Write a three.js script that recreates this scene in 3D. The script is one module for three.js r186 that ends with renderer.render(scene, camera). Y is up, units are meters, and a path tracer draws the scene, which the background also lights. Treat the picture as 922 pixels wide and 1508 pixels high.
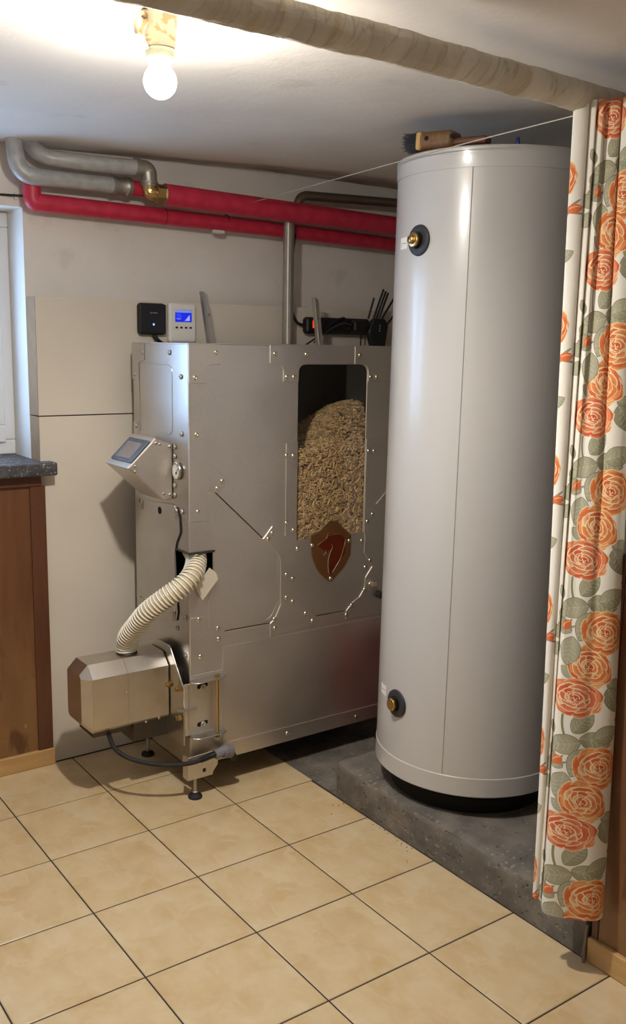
import * as THREE from 'three';
import { ImprovedNoise } from 'three/addons/math/ImprovedNoise.js';
import { RoundedBoxGeometry } from 'three/addons/geometries/RoundedBoxGeometry.js';
import { ConvexGeometry } from 'three/addons/geometries/ConvexGeometry.js';
import { mergeGeometries, mergeVertices, toCreasedNormals } from 'three/addons/utils/BufferGeometryUtils.js';
import { RectAreaLightUniformsLib } from 'three/addons/lights/RectAreaLightUniformsLib.js';

// ───────────────────────── camera, sky, exposure ─────────────────────────
const scene = new THREE.Scene();
const camera = new THREE.PerspectiveCamera(56.64, 922 / 1508, 0.05, 60);
camera.rotation.order = 'YXZ';
camera.position.set(-0.9377, 1.5927, 2.9964);
camera.rotation.set(-0.1759, -0.6235, 0.0173);
scene.add(camera);
const renderer = new THREE.WebGLRenderer({ antialias: true });
renderer.toneMapping = THREE.LinearToneMapping;
renderer.toneMappingExposure = 1.0;
renderer.shadowMap.enabled = true;
RectAreaLightUniformsLib.init();
scene.background = new THREE.Color().setRGB(0.40, 0.63, 1.0);   // overcast daylight outside the cellar window
scene.backgroundIntensity = 9.5;
const BULB = { color: new THREE.Color().setRGB(1, 0.945, 0.86), around: 1.6, down: 6.2 };   // an LED bulb: less light towards its base

// ───────────────────────── helpers ─────────────────────────
const V = (x, y, z) => new THREE.Vector3(x, y, z);
let seed = 12345;
const rnd = () => { seed |= 0; seed = seed + 0x6D2B79F5 | 0; let t = Math.imul(seed ^ seed >>> 15, 1 | seed); t = t + Math.imul(t ^ t >>> 7, 61 | t) ^ t; return ((t ^ t >>> 14) >>> 0) / 4294967296; };
const rr = (a, b) => a + (b - a) * rnd();
const pn = new ImprovedNoise();
const fbm = (x, y, z = 0, o = 4) => { let s = 0, a = 0.5, f = 1; for (let i = 0; i < o; i++) { s += a * pn.noise(x * f, y * f, z + i * 7.3); a *= 0.5; f *= 2.03; } return s; };
const clamp = (x, a = 0, b = 1) => Math.min(b, Math.max(a, x));
const lerp = (a, b, t) => a + (b - a) * t;
const smooth = (a, b, x) => { const t = clamp((x - a) / (b - a)); return t * t * (3 - 2 * t); };
// tileable fbm over [0,1)²
const tfbm = (u, v, n, z = 0, o = 4) => { const f = (a, b) => fbm(a * n, b * n, z, o), wu = smooth(0.75, 1, u), wv = smooth(0.75, 1, v); return lerp(lerp(f(u, v), f(u - 1, v), wu), lerp(f(u, v - 1), f(u - 1, v - 1), wu), wv); };
function tex(w, h, fn, srgb = true, rep = 1) {                       // fn(u, v) -> [r, g, b] in 0..1
  const d = new Uint8Array(w * h * 4);
  for (let j = 0; j < h; j++) for (let i = 0; i < w; i++) { const c = fn(i / w, j / h), k = (j * w + i) * 4; d[k] = clamp(c[0]) * 255; d[k + 1] = clamp(c[1]) * 255; d[k + 2] = clamp(c[2]) * 255; d[k + 3] = 255; }
  const t = new THREE.DataTexture(d, w, h, THREE.RGBAFormat);
  t.wrapS = t.wrapT = THREE.RepeatWrapping; t.magFilter = THREE.LinearFilter; t.minFilter = THREE.LinearFilter;
  if (srgb) t.colorSpace = THREE.SRGBColorSpace;
  t.repeat.set(rep, rep); t.needsUpdate = true; return t;
}
const grey = (w, h, fn, rep = 1) => tex(w, h, (u, v) => { const g = fn(u, v); return [g, g, g]; }, false, rep);
const mixc = (a, b, t) => [lerp(a[0], b[0], t), lerp(a[1], b[1], t), lerp(a[2], b[2], t)];
const rgb = (r, g, b) => [r / 255, g / 255, b / 255];
const std = (o) => new THREE.MeshStandardMaterial(o);
const phys = (o) => new THREE.MeshPhysicalMaterial(o);
const used = new Map();
function numbered(n) { const k = used.get(n) || 0; used.set(n, k + 1); return k ? `${n}_${String(k).padStart(3, '0')}` : n; }
function wp(o) { const p = V(0, 0, 0); while (o && o !== scene) { p.add(o.position); o = o.parent; } return p; }
function tag(o, label, category, group, kind) { if (label) o.userData.label = label; if (category) o.userData.category = category; if (group) o.userData.group = group; if (kind) o.userData.kind = kind; return o; }
function thing(name, label, category, pos, group) { const g = new THREE.Group(); g.name = numbered(name); g.position.copy(pos); scene.add(g); return tag(g, label, category, group); }
// geometry is modelled in room coordinates; it is moved to the origin of its parent here
function part(name, geo, mat, parent, label) {
  const m = new THREE.Mesh(geo, mat); m.name = parent === scene ? numbered(name) : name; m.castShadow = m.receiveShadow = true;
  const o = wp(parent); geo.computeBoundingBox(); const c = geo.boundingBox.getCenter(V(0, 0, 0));
  geo.translate(-c.x, -c.y, -c.z); m.position.copy(c.clone().sub(o)); parent.add(m);
  if (label) m.userData.label = label; return m;
}
function put(name, geo, mat, parent, p, rot) {                       // shared geometry at a room position
  const m = new THREE.Mesh(geo, mat); m.name = parent === scene ? numbered(name) : name; m.castShadow = m.receiveShadow = true;
  m.position.copy(p).sub(wp(parent)); if (rot) m.rotation.set(...rot); parent.add(m); return m;
}
const struct = (name, geo, mat) => tag(part(name, geo, mat, scene), null, null, null, 'structure');
function uvBox(g, s = 1) {                                           // uv in metres from the face's main direction
  if (g.index) g = g.toNonIndexed();
  const p = g.attributes.position, n = p.count, uv = new Float32Array(n * 2), a = V(), b = V(), c = V();
  for (let i = 0; i < n; i += 3) {
    a.fromBufferAttribute(p, i); b.fromBufferAttribute(p, i + 1).sub(a); c.fromBufferAttribute(p, i + 2).sub(a); b.cross(c);
    const x = Math.abs(b.x), y = Math.abs(b.y), z = Math.abs(b.z);
    for (let k = i; k < i + 3; k++) { const X = p.getX(k), Y = p.getY(k), Z = p.getZ(k); const [u, w] = x >= y && x >= z ? [Z, Y] : y >= z ? [X, Z] : [X, Y]; uv[k * 2] = u * s; uv[k * 2 + 1] = w * s; }
  }
  g.setAttribute('uv', new THREE.BufferAttribute(uv, 2)); return g;
}
const box = (x0, x1, y0, y1, z0, z1) => uvBox(new THREE.BoxGeometry(x1 - x0, y1 - y0, z1 - z0).translate((x0 + x1) / 2, (y0 + y1) / 2, (z0 + z1) / 2));
const rbox = (x0, x1, y0, y1, z0, z1, r = 0.003, s = 2) => uvBox(new RoundedBoxGeometry(x1 - x0, y1 - y0, z1 - z0, s, r).translate((x0 + x1) / 2, (y0 + y1) / 2, (z0 + z1) / 2));
const clean = (g) => { g = g.index ? g.toNonIndexed() : g; for (const k of Object.keys(g.attributes)) if (!['position', 'normal', 'uv'].includes(k)) g.deleteAttribute(k); return g; };
const merge = (...gs) => mergeGeometries(gs.flat().map(clean));
function poly(pts, holes = []) {                                      // points [x, y] or [x, y, radius] for a rounded corner
  const trace = (sh, q) => {
    const n = q.length;
    for (let i = 0; i < n; i++) {
      const [x, y, r] = q[i], A = q[(i + n - 1) % n], B = q[(i + 1) % n];
      if (r) {
        const la = Math.hypot(A[0] - x, A[1] - y), lb = Math.hypot(B[0] - x, B[1] - y), k = Math.min(r, la * 0.5, lb * 0.5);
        const s = [x + (A[0] - x) / la * k, y + (A[1] - y) / la * k], e = [x + (B[0] - x) / lb * k, y + (B[1] - y) / lb * k];
        i ? sh.lineTo(...s) : sh.moveTo(...s); sh.quadraticCurveTo(x, y, ...e);
      } else i ? sh.lineTo(x, y) : sh.moveTo(x, y);
    }
    sh.closePath();
  };
  const s = new THREE.Shape(); trace(s, pts);
  for (const h of holes) { const p = new THREE.Path(); trace(p, h); s.holes.push(p); }
  return s;
}
function extr(shape, d, bevel = 0, seg = 6) { return new THREE.ExtrudeGeometry(shape, { depth: d - 2 * bevel, bevelEnabled: bevel > 0, bevelSize: bevel, bevelOffset: -bevel, bevelThickness: bevel, bevelSegments: 1, curveSegments: seg }).translate(0, 0, bevel); }
const plateF = (pts, z0, d, holes, bevel = 0.0011) => extr(poly(pts, holes), d, bevel).translate(0, 0, z0);                    // sheet facing the viewer side (+z)
const plateL = (pts, x0, d, holes, bevel = 0.0011) => extr(poly(pts, holes), d, bevel).rotateY(-Math.PI / 2).translate(x0, 0, 0);   // sheet facing -x, points are [z, y]
function rounded(pts, r, n = 8) {                                      // polyline with rounded corners -> dense points
  const out = [pts[0].clone()];
  for (let i = 1; i < pts.length - 1; i++) {
    const a = pts[i - 1], b = pts[i], c = pts[i + 1], ra = Math.min(r, a.distanceTo(b) * 0.49, b.distanceTo(c) * 0.49);
    const s = b.clone().lerp(a, ra / a.distanceTo(b)), e = b.clone().lerp(c, ra / c.distanceTo(b)), q = new THREE.QuadraticBezierCurve3(s, b, e);
    for (let k = 0; k <= n; k++) out.push(q.getPoint(k / n));
  }
  out.push(pts[pts.length - 1].clone()); return out;
}
function sweep(pts, rad, seg = 16, cap = true, uvScale = 1) {           // round bar along points; rad is a number or f(length, total)
  const n = pts.length, pos = [], uv = [], idx = []; let len = 0; const L = [0];
  for (let i = 1; i < n; i++) L.push(len += pts[i].distanceTo(pts[i - 1]));
  let N = null;
  for (let i = 0; i < n; i++) {
    const T = pts[Math.min(i + 1, n - 1)].clone().sub(pts[Math.max(i - 1, 0)]).normalize();
    if (!N) N = Math.abs(T.y) < 0.9 ? V(0, 1, 0) : V(1, 0, 0);
    N = N.clone().sub(T.clone().multiplyScalar(N.dot(T))).normalize(); const B = T.clone().cross(N);
    for (let j = 0; j <= seg; j++) { const a = j / seg * Math.PI * 2, r = typeof rad === 'number' ? rad : rad(L[i], len, a), p = pts[i].clone().addScaledVector(N, Math.cos(a) * r).addScaledVector(B, Math.sin(a) * r); pos.push(p.x, p.y, p.z); uv.push(L[i] * uvScale, a / Math.PI / 2 * 0.2 * uvScale); }
  }
  for (let i = 0; i < n - 1; i++) for (let j = 0; j < seg; j++) { const a = i * (seg + 1) + j, b = a + seg + 1; idx.push(a, a + 1, b, b, a + 1, b + 1); }
  if (cap) for (const [i, s] of [[0, 1], [n - 1, -1]]) { const c = pos.length / 3; pos.push(pts[i].x, pts[i].y, pts[i].z); uv.push(0, 0); for (let j = 0; j < seg; j++) { const a = i * (seg + 1) + j; s > 0 ? idx.push(c, a + 1, a) : idx.push(c, a, a + 1); } }
  const g = new THREE.BufferGeometry(); g.setAttribute('position', new THREE.Float32BufferAttribute(pos, 3)); g.setAttribute('uv', new THREE.Float32BufferAttribute(uv, 2)); g.setIndex(idx);
  return toCreasedNormals(g, 0.7);
}
const spline = (pts, n = 60) => new THREE.CatmullRomCurve3(pts, false, 'centripetal').getPoints(n);
const lathe = (prof, seg = 32) => new THREE.LatheGeometry(prof.map(([r, y]) => new THREE.Vector2(r, y)), seg);
const cylAlong = (a, b, r, seg = 16) => sweep([a, b], r, seg);
function canvasTex(w, h, draw, rep) { const c = document.createElement('canvas'); c.width = w; c.height = h; draw(c.getContext('2d'), w, h); const t = new THREE.CanvasTexture(c); t.colorSpace = THREE.SRGBColorSpace; t.wrapS = t.wrapT = THREE.RepeatWrapping; if (rep) t.repeat.set(rep[0], rep[1]); return t; }

// ───────────────────────── materials ─────────────────────────
const plasterBump = grey(512, 512, (u, v) => 0.5 + 0.5 * tfbm(u, v, 14, 3, 5) + 0.25 * tfbm(u, v, 60, 9, 2));
const plasterMap = tex(512, 512, (u, v) => { const n = tfbm(u, v, 5, 1, 5), d = smooth(0.24, 0.42, tfbm(u, v, 9, 20, 4)); return mixc(mixc(rgb(224, 218, 209), rgb(235, 231, 224), clamp(0.5 + n)), rgb(200, 192, 180), d * 0.3); });
const withRep = (t, r) => { const c = t.clone(); c.repeat.set(r, r); return c; };
const M = {};
M.wall = std({ map: withRep(plasterMap, 0.8), bumpMap: withRep(plasterBump, 1), bumpScale: 0.0015, roughness: 0.9 });
M.board = std({ map: withRep(tex(256, 256, (u, v) => mixc(rgb(205, 195, 180), rgb(216, 207, 193), clamp(0.5 + 0.9 * tfbm(u, v, 4, 2, 4)))), 0.7), bumpMap: withRep(plasterBump, 0.7), bumpScale: 0.0004, roughness: 0.75 });
M.boardEdge = std({ map: tex(128, 128, (u, v) => mixc(rgb(140, 110, 78), rgb(158, 126, 92), clamp(0.5 + tfbm(u, v, 20, 5, 3)))), roughness: 0.9 });
M.ceiling = std({ map: withRep(plasterMap, 0.6), bumpMap: withRep(plasterBump, 1.3), bumpScale: 0.0015, roughness: 0.92, color: 0xf6f5f5 });
M.cove = std({ map: withRep(tex(512, 512, (u, v) => mixc(rgb(168, 148, 130), rgb(120, 100, 86), clamp(0.5 + 1.3 * fbm(u * 3, v * 24, 8, 4)))), 1), bumpMap: withRep(plasterBump, 2), bumpScale: 0.006, roughness: 0.95 });
M.grout = std({ color: new THREE.Color().setRGB(0.045, 0.035, 0.028), roughness: 0.95 });
const concMap = tex(512, 512, (u, v) => { const n = tfbm(u, v, 6, 4, 5), s = smooth(0.2, 0.36, tfbm(u, v, 40, 11, 3)); return mixc(mixc(rgb(84, 79, 74), rgb(130, 122, 112), clamp(0.5 + 1.1 * n)), rgb(160, 152, 142), s * 0.6); });
const concBump = grey(512, 512, (u, v) => 0.5 + 0.6 * tfbm(u, v, 10, 4, 5) - 0.6 * smooth(0.2, 0.34, tfbm(u, v, 22, 30, 3)));
M.concrete = std({ map: withRep(concMap, 1.6), bumpMap: withRep(concBump, 1.6), bumpScale: 0.008, roughness: 0.92 });
M.tiles = [0, 1, 2, 3].map((k) => std({
  map: tex(256, 256, (u, v) => {
    const n = fbm(u * 2.6 + k * 9, v * 2.6, k * 5, 5), m = fbm(u * 7 + k, v * 5 + n * 3, 40 + k, 4), w = smooth(0.05, 0.3, fbm(u * 3 + m * 1.2, v * 2.2 + k * 3, 70 + k, 4)), sp = smooth(0.3, 0.4, fbm(u * 38, v * 38, k * 3, 2));
    return mixc(mixc(mixc(rgb(214, 192, 154), rgb(198, 168, 120), clamp(0.45 + 1.1 * n)), rgb(222, 204, 172), clamp(0.35 + m * 1.6) * 0.5), rgb(186, 148, 96), w * 0.22 + sp * 0.1);
  }), roughness: 0.32, bumpMap: withRep(plasterBump, 1), bumpScale: 0.0005 }));
const brushRough = grey(512, 512, (u, v) => 0.84 + 0.05 * tfbm(u, v, 70, 2, 2) + 0.16 * tfbm(u, v, 4, 6, 4));
const steelMap = tex(512, 512, (u, v) => { const n = tfbm(u, v, 4, 12, 5), s = tfbm(u, v, 64, 3, 2); const g = 0.92 + 0.06 * n + 0.025 * s; return [g, g * 0.985, g * 0.965]; });
M.steel = std({ color: 0xeeeae6, metalness: 1, roughness: 0.56, map: withRep(steelMap, 1.2), roughnessMap: withRep(brushRough, 1.2) });
M.steelDark = std({ color: 0x6b6862, metalness: 1, roughness: 0.5, map: withRep(steelMap, 2) });
M.satin = std({ color: 0xe2ddd6, metalness: 1, roughness: 0.44, map: withRep(steelMap, 3), roughnessMap: withRep(brushRough, 2.5) });
M.steelBright = std({ color: 0xd6d6d6, metalness: 1, roughness: 0.37, map: withRep(steelMap, 2), roughnessMap: withRep(brushRough, 2) });
M.zinc = std({ color: 0xc9c4bb, metalness: 0.9, roughness: 0.5, map: withRep(steelMap, 5) });
M.dark = std({ color: 0x0b0a0a, roughness: 0.9 });
M.bolt = std({ color: 0xd6cfb8, metalness: 1, roughness: 0.24 });
M.brass = std({ color: 0xbfa068, metalness: 1, roughness: 0.28 });
M.black = std({ color: 0x151517, roughness: 0.45 });
M.rubber = std({ color: 0x1d1d20, roughness: 0.7 });
M.portRubber = std({ color: 0x2b2c31, roughness: 0.55 });
M.white = phys({ color: new THREE.Color().setRGB(0.5, 0.49, 0.48), roughness: 0.33, clearcoat: 0.6, clearcoatRoughness: 0.16 });
M.whiteMatte = std({ color: new THREE.Color().setRGB(0.72, 0.71, 0.68), roughness: 0.5 });
M.pvc = std({ color: new THREE.Color().setRGB(0.8, 0.8, 0.8), roughness: 0.35 });
M.red = std({ map: withRep(tex(256, 256, (u, v) => mixc(rgb(182, 36, 62), rgb(206, 52, 78), clamp(0.5 + 1.2 * tfbm(u, v, 6, 2, 4)))), 4), roughness: 0.42 });
M.redPaint = std({ color: 0x96100f, roughness: 0.35 });
M.greyPaint = std({ map: withRep(tex(256, 256, (u, v) => mixc(rgb(158, 157, 155), rgb(180, 178, 174), clamp(0.5 + 1.2 * tfbm(u, v, 8, 2, 4)))), 4), roughness: 0.42, metalness: 0.15 });
M.galv = std({ color: 0xb8b5ae, metalness: 0.85, roughness: 0.42, map: withRep(steelMap, 6) });
M.oldSteel = std({ color: 0x8d857a, metalness: 0.8, roughness: 0.48, map: withRep(steelMap, 6) });
const woodTex = (a, b, c, wear, s) => tex(512, 512, (u, v) => {
  const g = fbm(u * 26 + 3 * fbm(u * 3, v * 1.4, s, 3), v * 2.2, s, 4), f = fbm(u * 120, v * 5, s + 4, 2);
  let k = mixc(a, b, clamp(0.5 + 1.4 * g + 0.4 * f));
  if (wear) { const w = smooth(0.62, 0.12, v + 0.35 * fbm(u * 5, v * 3, s + 8, 4)), sc = smooth(0.12, 0.3, fbm(u * 20, v * 6, s + 9, 4)); k = mixc(k, c, w * 0.75); k = mixc(k, rgb(70, 38, 18), sc * w * 0.6); k = mixc(k, rgb(205, 190, 165), smooth(0.3, 0.36, fbm(u * 16, v * 12, s + 15, 3)) * w * 0.6); }
  return k;
});
M.panelWood = phys({ map: woodTex(rgb(98, 60, 36), rgb(116, 74, 46), rgb(140, 104, 62), true, 3), roughness: 0.42, clearcoat: 0.25, clearcoatRoughness: 0.35 });
M.railWood = phys({ map: woodTex(rgb(86, 50, 32), rgb(100, 60, 38), rgb(0, 0, 0), false, 6), roughness: 0.4, clearcoat: 0.25, clearcoatRoughness: 0.35 });
M.paleWood = std({ map: woodTex(rgb(186, 146, 92), rgb(204, 166, 112), rgb(0, 0, 0), false, 9), roughness: 0.6 });
M.blockWood = std({ map: withRep(woodTex(rgb(98, 68, 38), rgb(122, 88, 54), rgb(0, 0, 0), false, 12), 4), roughness: 0.5 });
M.stone = std({ map: withRep(tex(512, 512, (u, v) => { const n = tfbm(u, v, 12, 3, 4), s = smooth(0.16, 0.3, tfbm(u, v, 46, 8, 3)); return mixc(mixc(rgb(46, 46, 50), rgb(86, 85, 88), clamp(0.5 + 1.4 * n)), rgb(176, 170, 166), s * 0.75); }), 2.2), bumpMap: withRep(concBump, 3), bumpScale: 0.003, roughness: 0.5 });
M.glass = phys({ color: 0xffffff, transmission: 1, thickness: 0, roughness: 0.02, ior: 1.45 });

// ───────────────────────── room shell ─────────────────────────
const CY = 2.25, WX0 = -1.9, WX1 = 2.25, WZ0 = -0.425, WZ1 = 4.3;
const T = 0.333, GAP = 0.0046;
const floor = new THREE.Group(); floor.name = 'floor'; floor.userData.kind = 'structure'; scene.add(floor);
part('grout_bed', box(WX0 - 0.2, WX1 + 0.2, -0.15, -0.0022, WZ0 - 0.3, WZ1 + 0.2), M.grout, floor);
part('concrete_slab', box(0.9975, WX1, -0.002, -0.0004, -0.335, 1.6), M.concrete, floor);
function tileGeo(w, d, u0, v0) {
  const c = 0.0022, h = 0.007, X = w / 2, Z = d / 2, t = [[-X + c, 0, -Z + c], [X - c, 0, -Z + c], [X - c, 0, Z - c], [-X + c, 0, Z - c]], m = [[-X, -c * 0.6, -Z], [X, -c * 0.6, -Z], [X, -c * 0.6, Z], [-X, -c * 0.6, Z]], b = m.map(([x, , z]) => [x, -h, z]);
  const pos = []; const q = (A, B, C, D) => pos.push(...A, ...D, ...C, ...A, ...C, ...B);
  q(...t); for (let i = 0; i < 4; i++) { const j = (i + 1) % 4; q(m[i], m[j], t[j], t[i]); q(b[i], b[j], m[j], m[i]); }
  const g = new THREE.BufferGeometry(); g.setAttribute('position', new THREE.Float32BufferAttribute(pos, 3));
  const uv = []; for (let i = 0; i < pos.length; i += 3) uv.push(pos[i] / T * 0.96 + u0, pos[i + 2] / T * 0.96 + v0);
  g.setAttribute('uv', new THREE.Float32BufferAttribute(uv, 2)); g.computeVertexNormals(); return g;
}
{
  const full = [0, 1, 2].map((k) => tileGeo(T - GAP, T - GAP, 0.5, 0.5)), cut = tileGeo(0.9905 - 2 * T - GAP, T - GAP, 0.5, 0.5);
  const wide = tileGeo(T - GAP, T - GAP, 0.5, 0.5);
  for (let u = -6; u <= 2; u++) for (let v = -1; v < 13; v++) {
    const edge = u === 2 && v >= 1, w = edge ? 0.9905 - 2 * T : T;
    if (u * T < WX0) continue;
    const m = put('tile', edge ? cut : full[(u + v + 30) % 3], M.tiles[Math.floor(rnd() * 4)], floor, V(u * T + w / 2, 0, (v + 0.5) * T));
    if (!edge && rnd() < 0.5) m.rotation.y = Math.PI;
  }
}
// ceiling: flat plaster, rising a little and stained along the back wall
{
  const nx = 150, zs = []; for (let z = -0.43; z < 0.1; z += 0.0125) zs.push(z); for (let z = 0.1; z <= WZ1 + 0.05; z += 0.05) zs.push(z);
  const pos = [], uv = [], idx = [], col = [];
  for (const z of zs) for (let i = 0; i <= nx; i++) {
    const x = lerp(WX0 - 0.05, WX1 + 0.05, i / nx), z1 = lerp(-0.36, -0.1, smooth(0.3, 1.5, x)) + 0.05 * fbm(x * 3, 2, 7, 3), k = smooth(z1 + 0.05, z1 - 0.06, z), st = k * clamp(0.62 + 1.1 * fbm(x * 5, z * 22, 8, 4)) ;
    pos.push(x, CY + 0.008 * fbm(x * 2.2, z * 2.2, 5, 3) + 0.032 * smooth(0.25, 0.8, x) * smooth(z1 + 0.02, -0.44, z) + 0.006 * k * fbm(x * 9, z * 20, 3, 3), z); uv.push(x, z);
    col.push(lerp(1, 0.42, st), lerp(1, 0.34, st), lerp(1, 0.28, st));
  }
  for (let j = 0; j < zs.length - 1; j++) for (let i = 0; i < nx; i++) { const a = j * (nx + 1) + i, b = a + nx + 1; idx.push(a, a + 1, b, b, a + 1, b + 1); }
  const g = new THREE.BufferGeometry(); g.setAttribute('position', new THREE.Float32BufferAttribute(pos, 3)); g.setAttribute('uv', new THREE.Float32BufferAttribute(uv, 2)); g.setAttribute('color', new THREE.Float32BufferAttribute(col, 3)); g.setIndex(idx); g.computeVertexNormals();
  M.ceiling.vertexColors = true;
  const ceil = struct('ceiling', g, M.ceiling);
  part('ceiling_slab', box(WX0 - 0.2, WX1 + 0.2, CY + 0.06, CY + 0.2, WZ0 - 0.35, WZ1 + 0.2), M.wall, ceil);
}
// back wall with the window opening, and the two cladding boards on it
const OPX0 = -0.95, OPX1 = 0.243, OPY0 = 1.15, OPY1 = 2.045;
const wallBack = struct('wall_back', merge(box(OPX1, WX1 + 0.2, 0, 2.33, WZ0 - 0.3, WZ0), box(WX0 - 0.2, OPX0, 0, 2.33, WZ0 - 0.3, WZ0), box(OPX0, OPX1, 0, OPY0 - 0.045, WZ0 - 0.3, WZ0), box(OPX0, OPX1, OPY1, 2.33, WZ0 - 0.3, WZ0)), M.wall);
for (const [y0, y1] of [[0.002, 1.3165], [1.3205, 1.738]]) {
  const p = part('wall_panel', box(0.245, WX1, y0, y1, WZ0, -0.3375), M.boardEdge, wallBack);
  part('panel_face', rbox(0.2465, WX1, y0, y1, -0.3374, -0.335, 0.001), M.board, p);
}
struct('wall_left', box(WX0 - 0.2, WX0, 0, 2.33, WZ0, WZ1), M.wall);
struct('wall_front', box(WX0 - 0.2, WX1 + 0.2, 0, 2.33, WZ1, WZ1 + 0.2), M.wall);
struct('wall_right', box(WX1, WX1 + 0.2, 0, 2.33, WZ0, WZ1), M.wall);
struct('wall_partition', box(1.012, 1.12, 0, 2.26, 1.62, WZ1), M.wall);
// window: frame, sash, pane, stone sill
{
  const w = new THREE.Group(); w.name = 'window_1'; w.userData.kind = 'structure'; w.position.set((OPX0 + OPX1) / 2, OPY0, -0.62); scene.add(w);
  const zf0 = -0.66, zf1 = -0.585, f = 0.055, fr = (x0, x1, y0, y1, z0, z1, d) => merge(rbox(x0, x1, y0, y0 + d, z0, z1, 0.006), rbox(x0, x1, y1 - d, y1, z0, z1, 0.006), rbox(x0, x0 + d, y0 + d, y1 - d, z0, z1, 0.006), rbox(x1 - d, x1, y0 + d, y1 - d, z0, z1, 0.006));
  part('window_frame', fr(OPX0, OPX1, OPY0 + 0.0085, OPY1, zf0, zf1, f), M.pvc, w);
  const mid = (OPX0 + OPX1) / 2;
  for (const [a, b] of [[OPX0 + 0.04, mid], [mid, OPX1 - 0.04]]) {
    const s = part('sash', fr(a, b, OPY0 + 0.055, OPY1 - 0.04, -0.64, -0.572, 0.065), M.pvc, w);
    part('pane', box(a + 0.06, b - 0.06, OPY0 + 0.115, OPY1 - 0.1, -0.612, -0.608), M.glass, s);
  }
  part('window_handle', merge(rbox(mid + 0.025, mid + 0.05, 1.56, 1.63, -0.572, -0.562, 0.004), rbox(mid + 0.03, mid + 0.045, 1.49, 1.6, -0.545, -0.53, 0.005), rbox(mid + 0.03, mid + 0.045, 1.585, 1.6, -0.565, -0.535, 0.004)), M.pvc, w);
  const sx0 = -1.02, sx1 = 0.285, sill = merge(rbox(sx0, sx1, 1.112, 1.158, -0.334, -0.268, 0.006, 3), box(OPX0, OPX1 - 0.001, 1.112, 1.158, -0.6, -0.333));
  part('window_sill', sill, M.stone, w, 'speckled black stone sill');
}
// timber cover of the niche under the window, and baseboards
{
  const t = thing('niche_cover', 'varnished brown wooden panel with worn scratched foot under the stone sill', 'panel', V(-0.35, 0.066, -0.335));
  const pg = box(-1.0, 0.2, 0.066, 1.07, -0.352, -0.332), uv = pg.attributes.uv; for (let i = 0; i < uv.count; i++) uv.setXY(i, uv.getX(i) * 0.9 + 0.3, uv.getY(i) * 0.9 - 0.03);
  part('panel_sheet', pg, M.panelWood, t);
  part('stile', rbox(0.2, 0.256, 0.066, 1.07, -0.336, -0.322, 0.002), M.railWood, t);
  part('top_rail', rbox(-1.0, 0.24, 1.071, 1.111, -0.35, -0.316, 0.003), M.railWood, t);
  const rot = (g) => { const u = g.attributes.uv; for (let i = 0; i < u.count; i++) u.setXY(i, u.getY(i) * 1.5, u.getX(i) * 1.5); return g; };
  tag(part('baseboard_left', rot(rbox(-1.0, 0.262, 0, 0.065, -0.345, -0.318, 0.004)), M.paleWood, scene), null, null, null, 'structure');
  tag(part('baseboard_right', rot(rbox(0.985, 1.011, 0, 0.068, 1.59, WZ1 - 0.002, 0.004)), M.paleWood, scene), null, null, null, 'structure');
  const wp2 = thing('wood_panel', 'worn brown varnished wall panel beside the curtain, above a pale baseboard', 'panel', V(1.0, 0.069, 2.9));
  part('panel_sheet', box(0.998, 1.0115, 0.069, 1.06, 1.615, WZ1 - 0.002), M.panelWood, wp2);
  part('stile', rbox(0.994, 1.0118, 0.069, 1.1, 1.595, 1.614, 0.002), M.railWood, wp2);
  part('top_rail', rbox(0.99, 1.0118, 1.061, 1.1, 1.615, WZ1 - 0.002, 0.003), M.railWood, wp2);
}
// concrete plinth of the tank
{
  const nx = 60, ny = 10, nz = 60, g = new THREE.BoxGeometry(1.25, 0.125, 1.12, nx, ny, nz).translate(0.99 + 0.625, 0.0625, 0.46 + 0.56), p = g.attributes.position;
  for (let i = 0; i < p.count; i++) {
    let x = p.getX(i), y = p.getY(i), z = p.getZ(i); const r = 0.02, ex = Math.max(0, r - (x - 0.99)), ey = Math.max(0, r - (0.125 - y)), ez = Math.max(0, r - (z - 0.46));
    const e = Math.hypot(ex, ey, ez); if (e > r) { const k = r / e; x = 0.99 + r - ex * k - (ex ? 0 : r - (x - 0.99)); y = ey ? 0.125 - r + ey * k : y; z = ez ? 0.46 + r - ez * k : z; }
    const chip = 0.012 * smooth(0.08, 0.35, fbm(x * 14, y * 14, z * 11, 3)) * (y > 0.09 && x < 1.03 ? 1 : 0.2), n = 0.006 * fbm(x * 9, y * 12, z * 9, 4);
    p.setXYZ(i, x + (x < 1.1 ? Math.max(0, n + chip) : 0) + (x < 1.2 ? 0.012 * smooth(0.1, 0.0, z - 0.46) : 0), y > 0.02 ? y + n - chip * 0.6 : y, z + (z < 0.6 ? n + chip : 0));
  }
  g.computeVertexNormals();
  const gg = uvBox(g); tag(part('concrete_plinth', gg, M.concrete, scene), 'low rough dark grey concrete plinth with a chipped edge under the white tank', 'plinth');
}
// crumbs of concrete along the plinth
{
  const gs = []; for (let i = 0; i < 34; i++) { const k = rnd() * rnd() * rnd(), s = rr(0.0009, 0.0028); gs.push(new THREE.IcosahedronGeometry(s, 0).scale(1, 0.6, rr(0.7, 1.3)).rotateY(rr(0, 6)).translate(0.982 - k * 0.16, s * 0.45, rr(0.5, 0.98))); }
  tag(part('concrete_crumbs', merge(gs), M.concrete, scene), 'dark crumbs of broken concrete scattered on the tiles along the plinth', 'crumbs', null, 'stuff');
}
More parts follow.
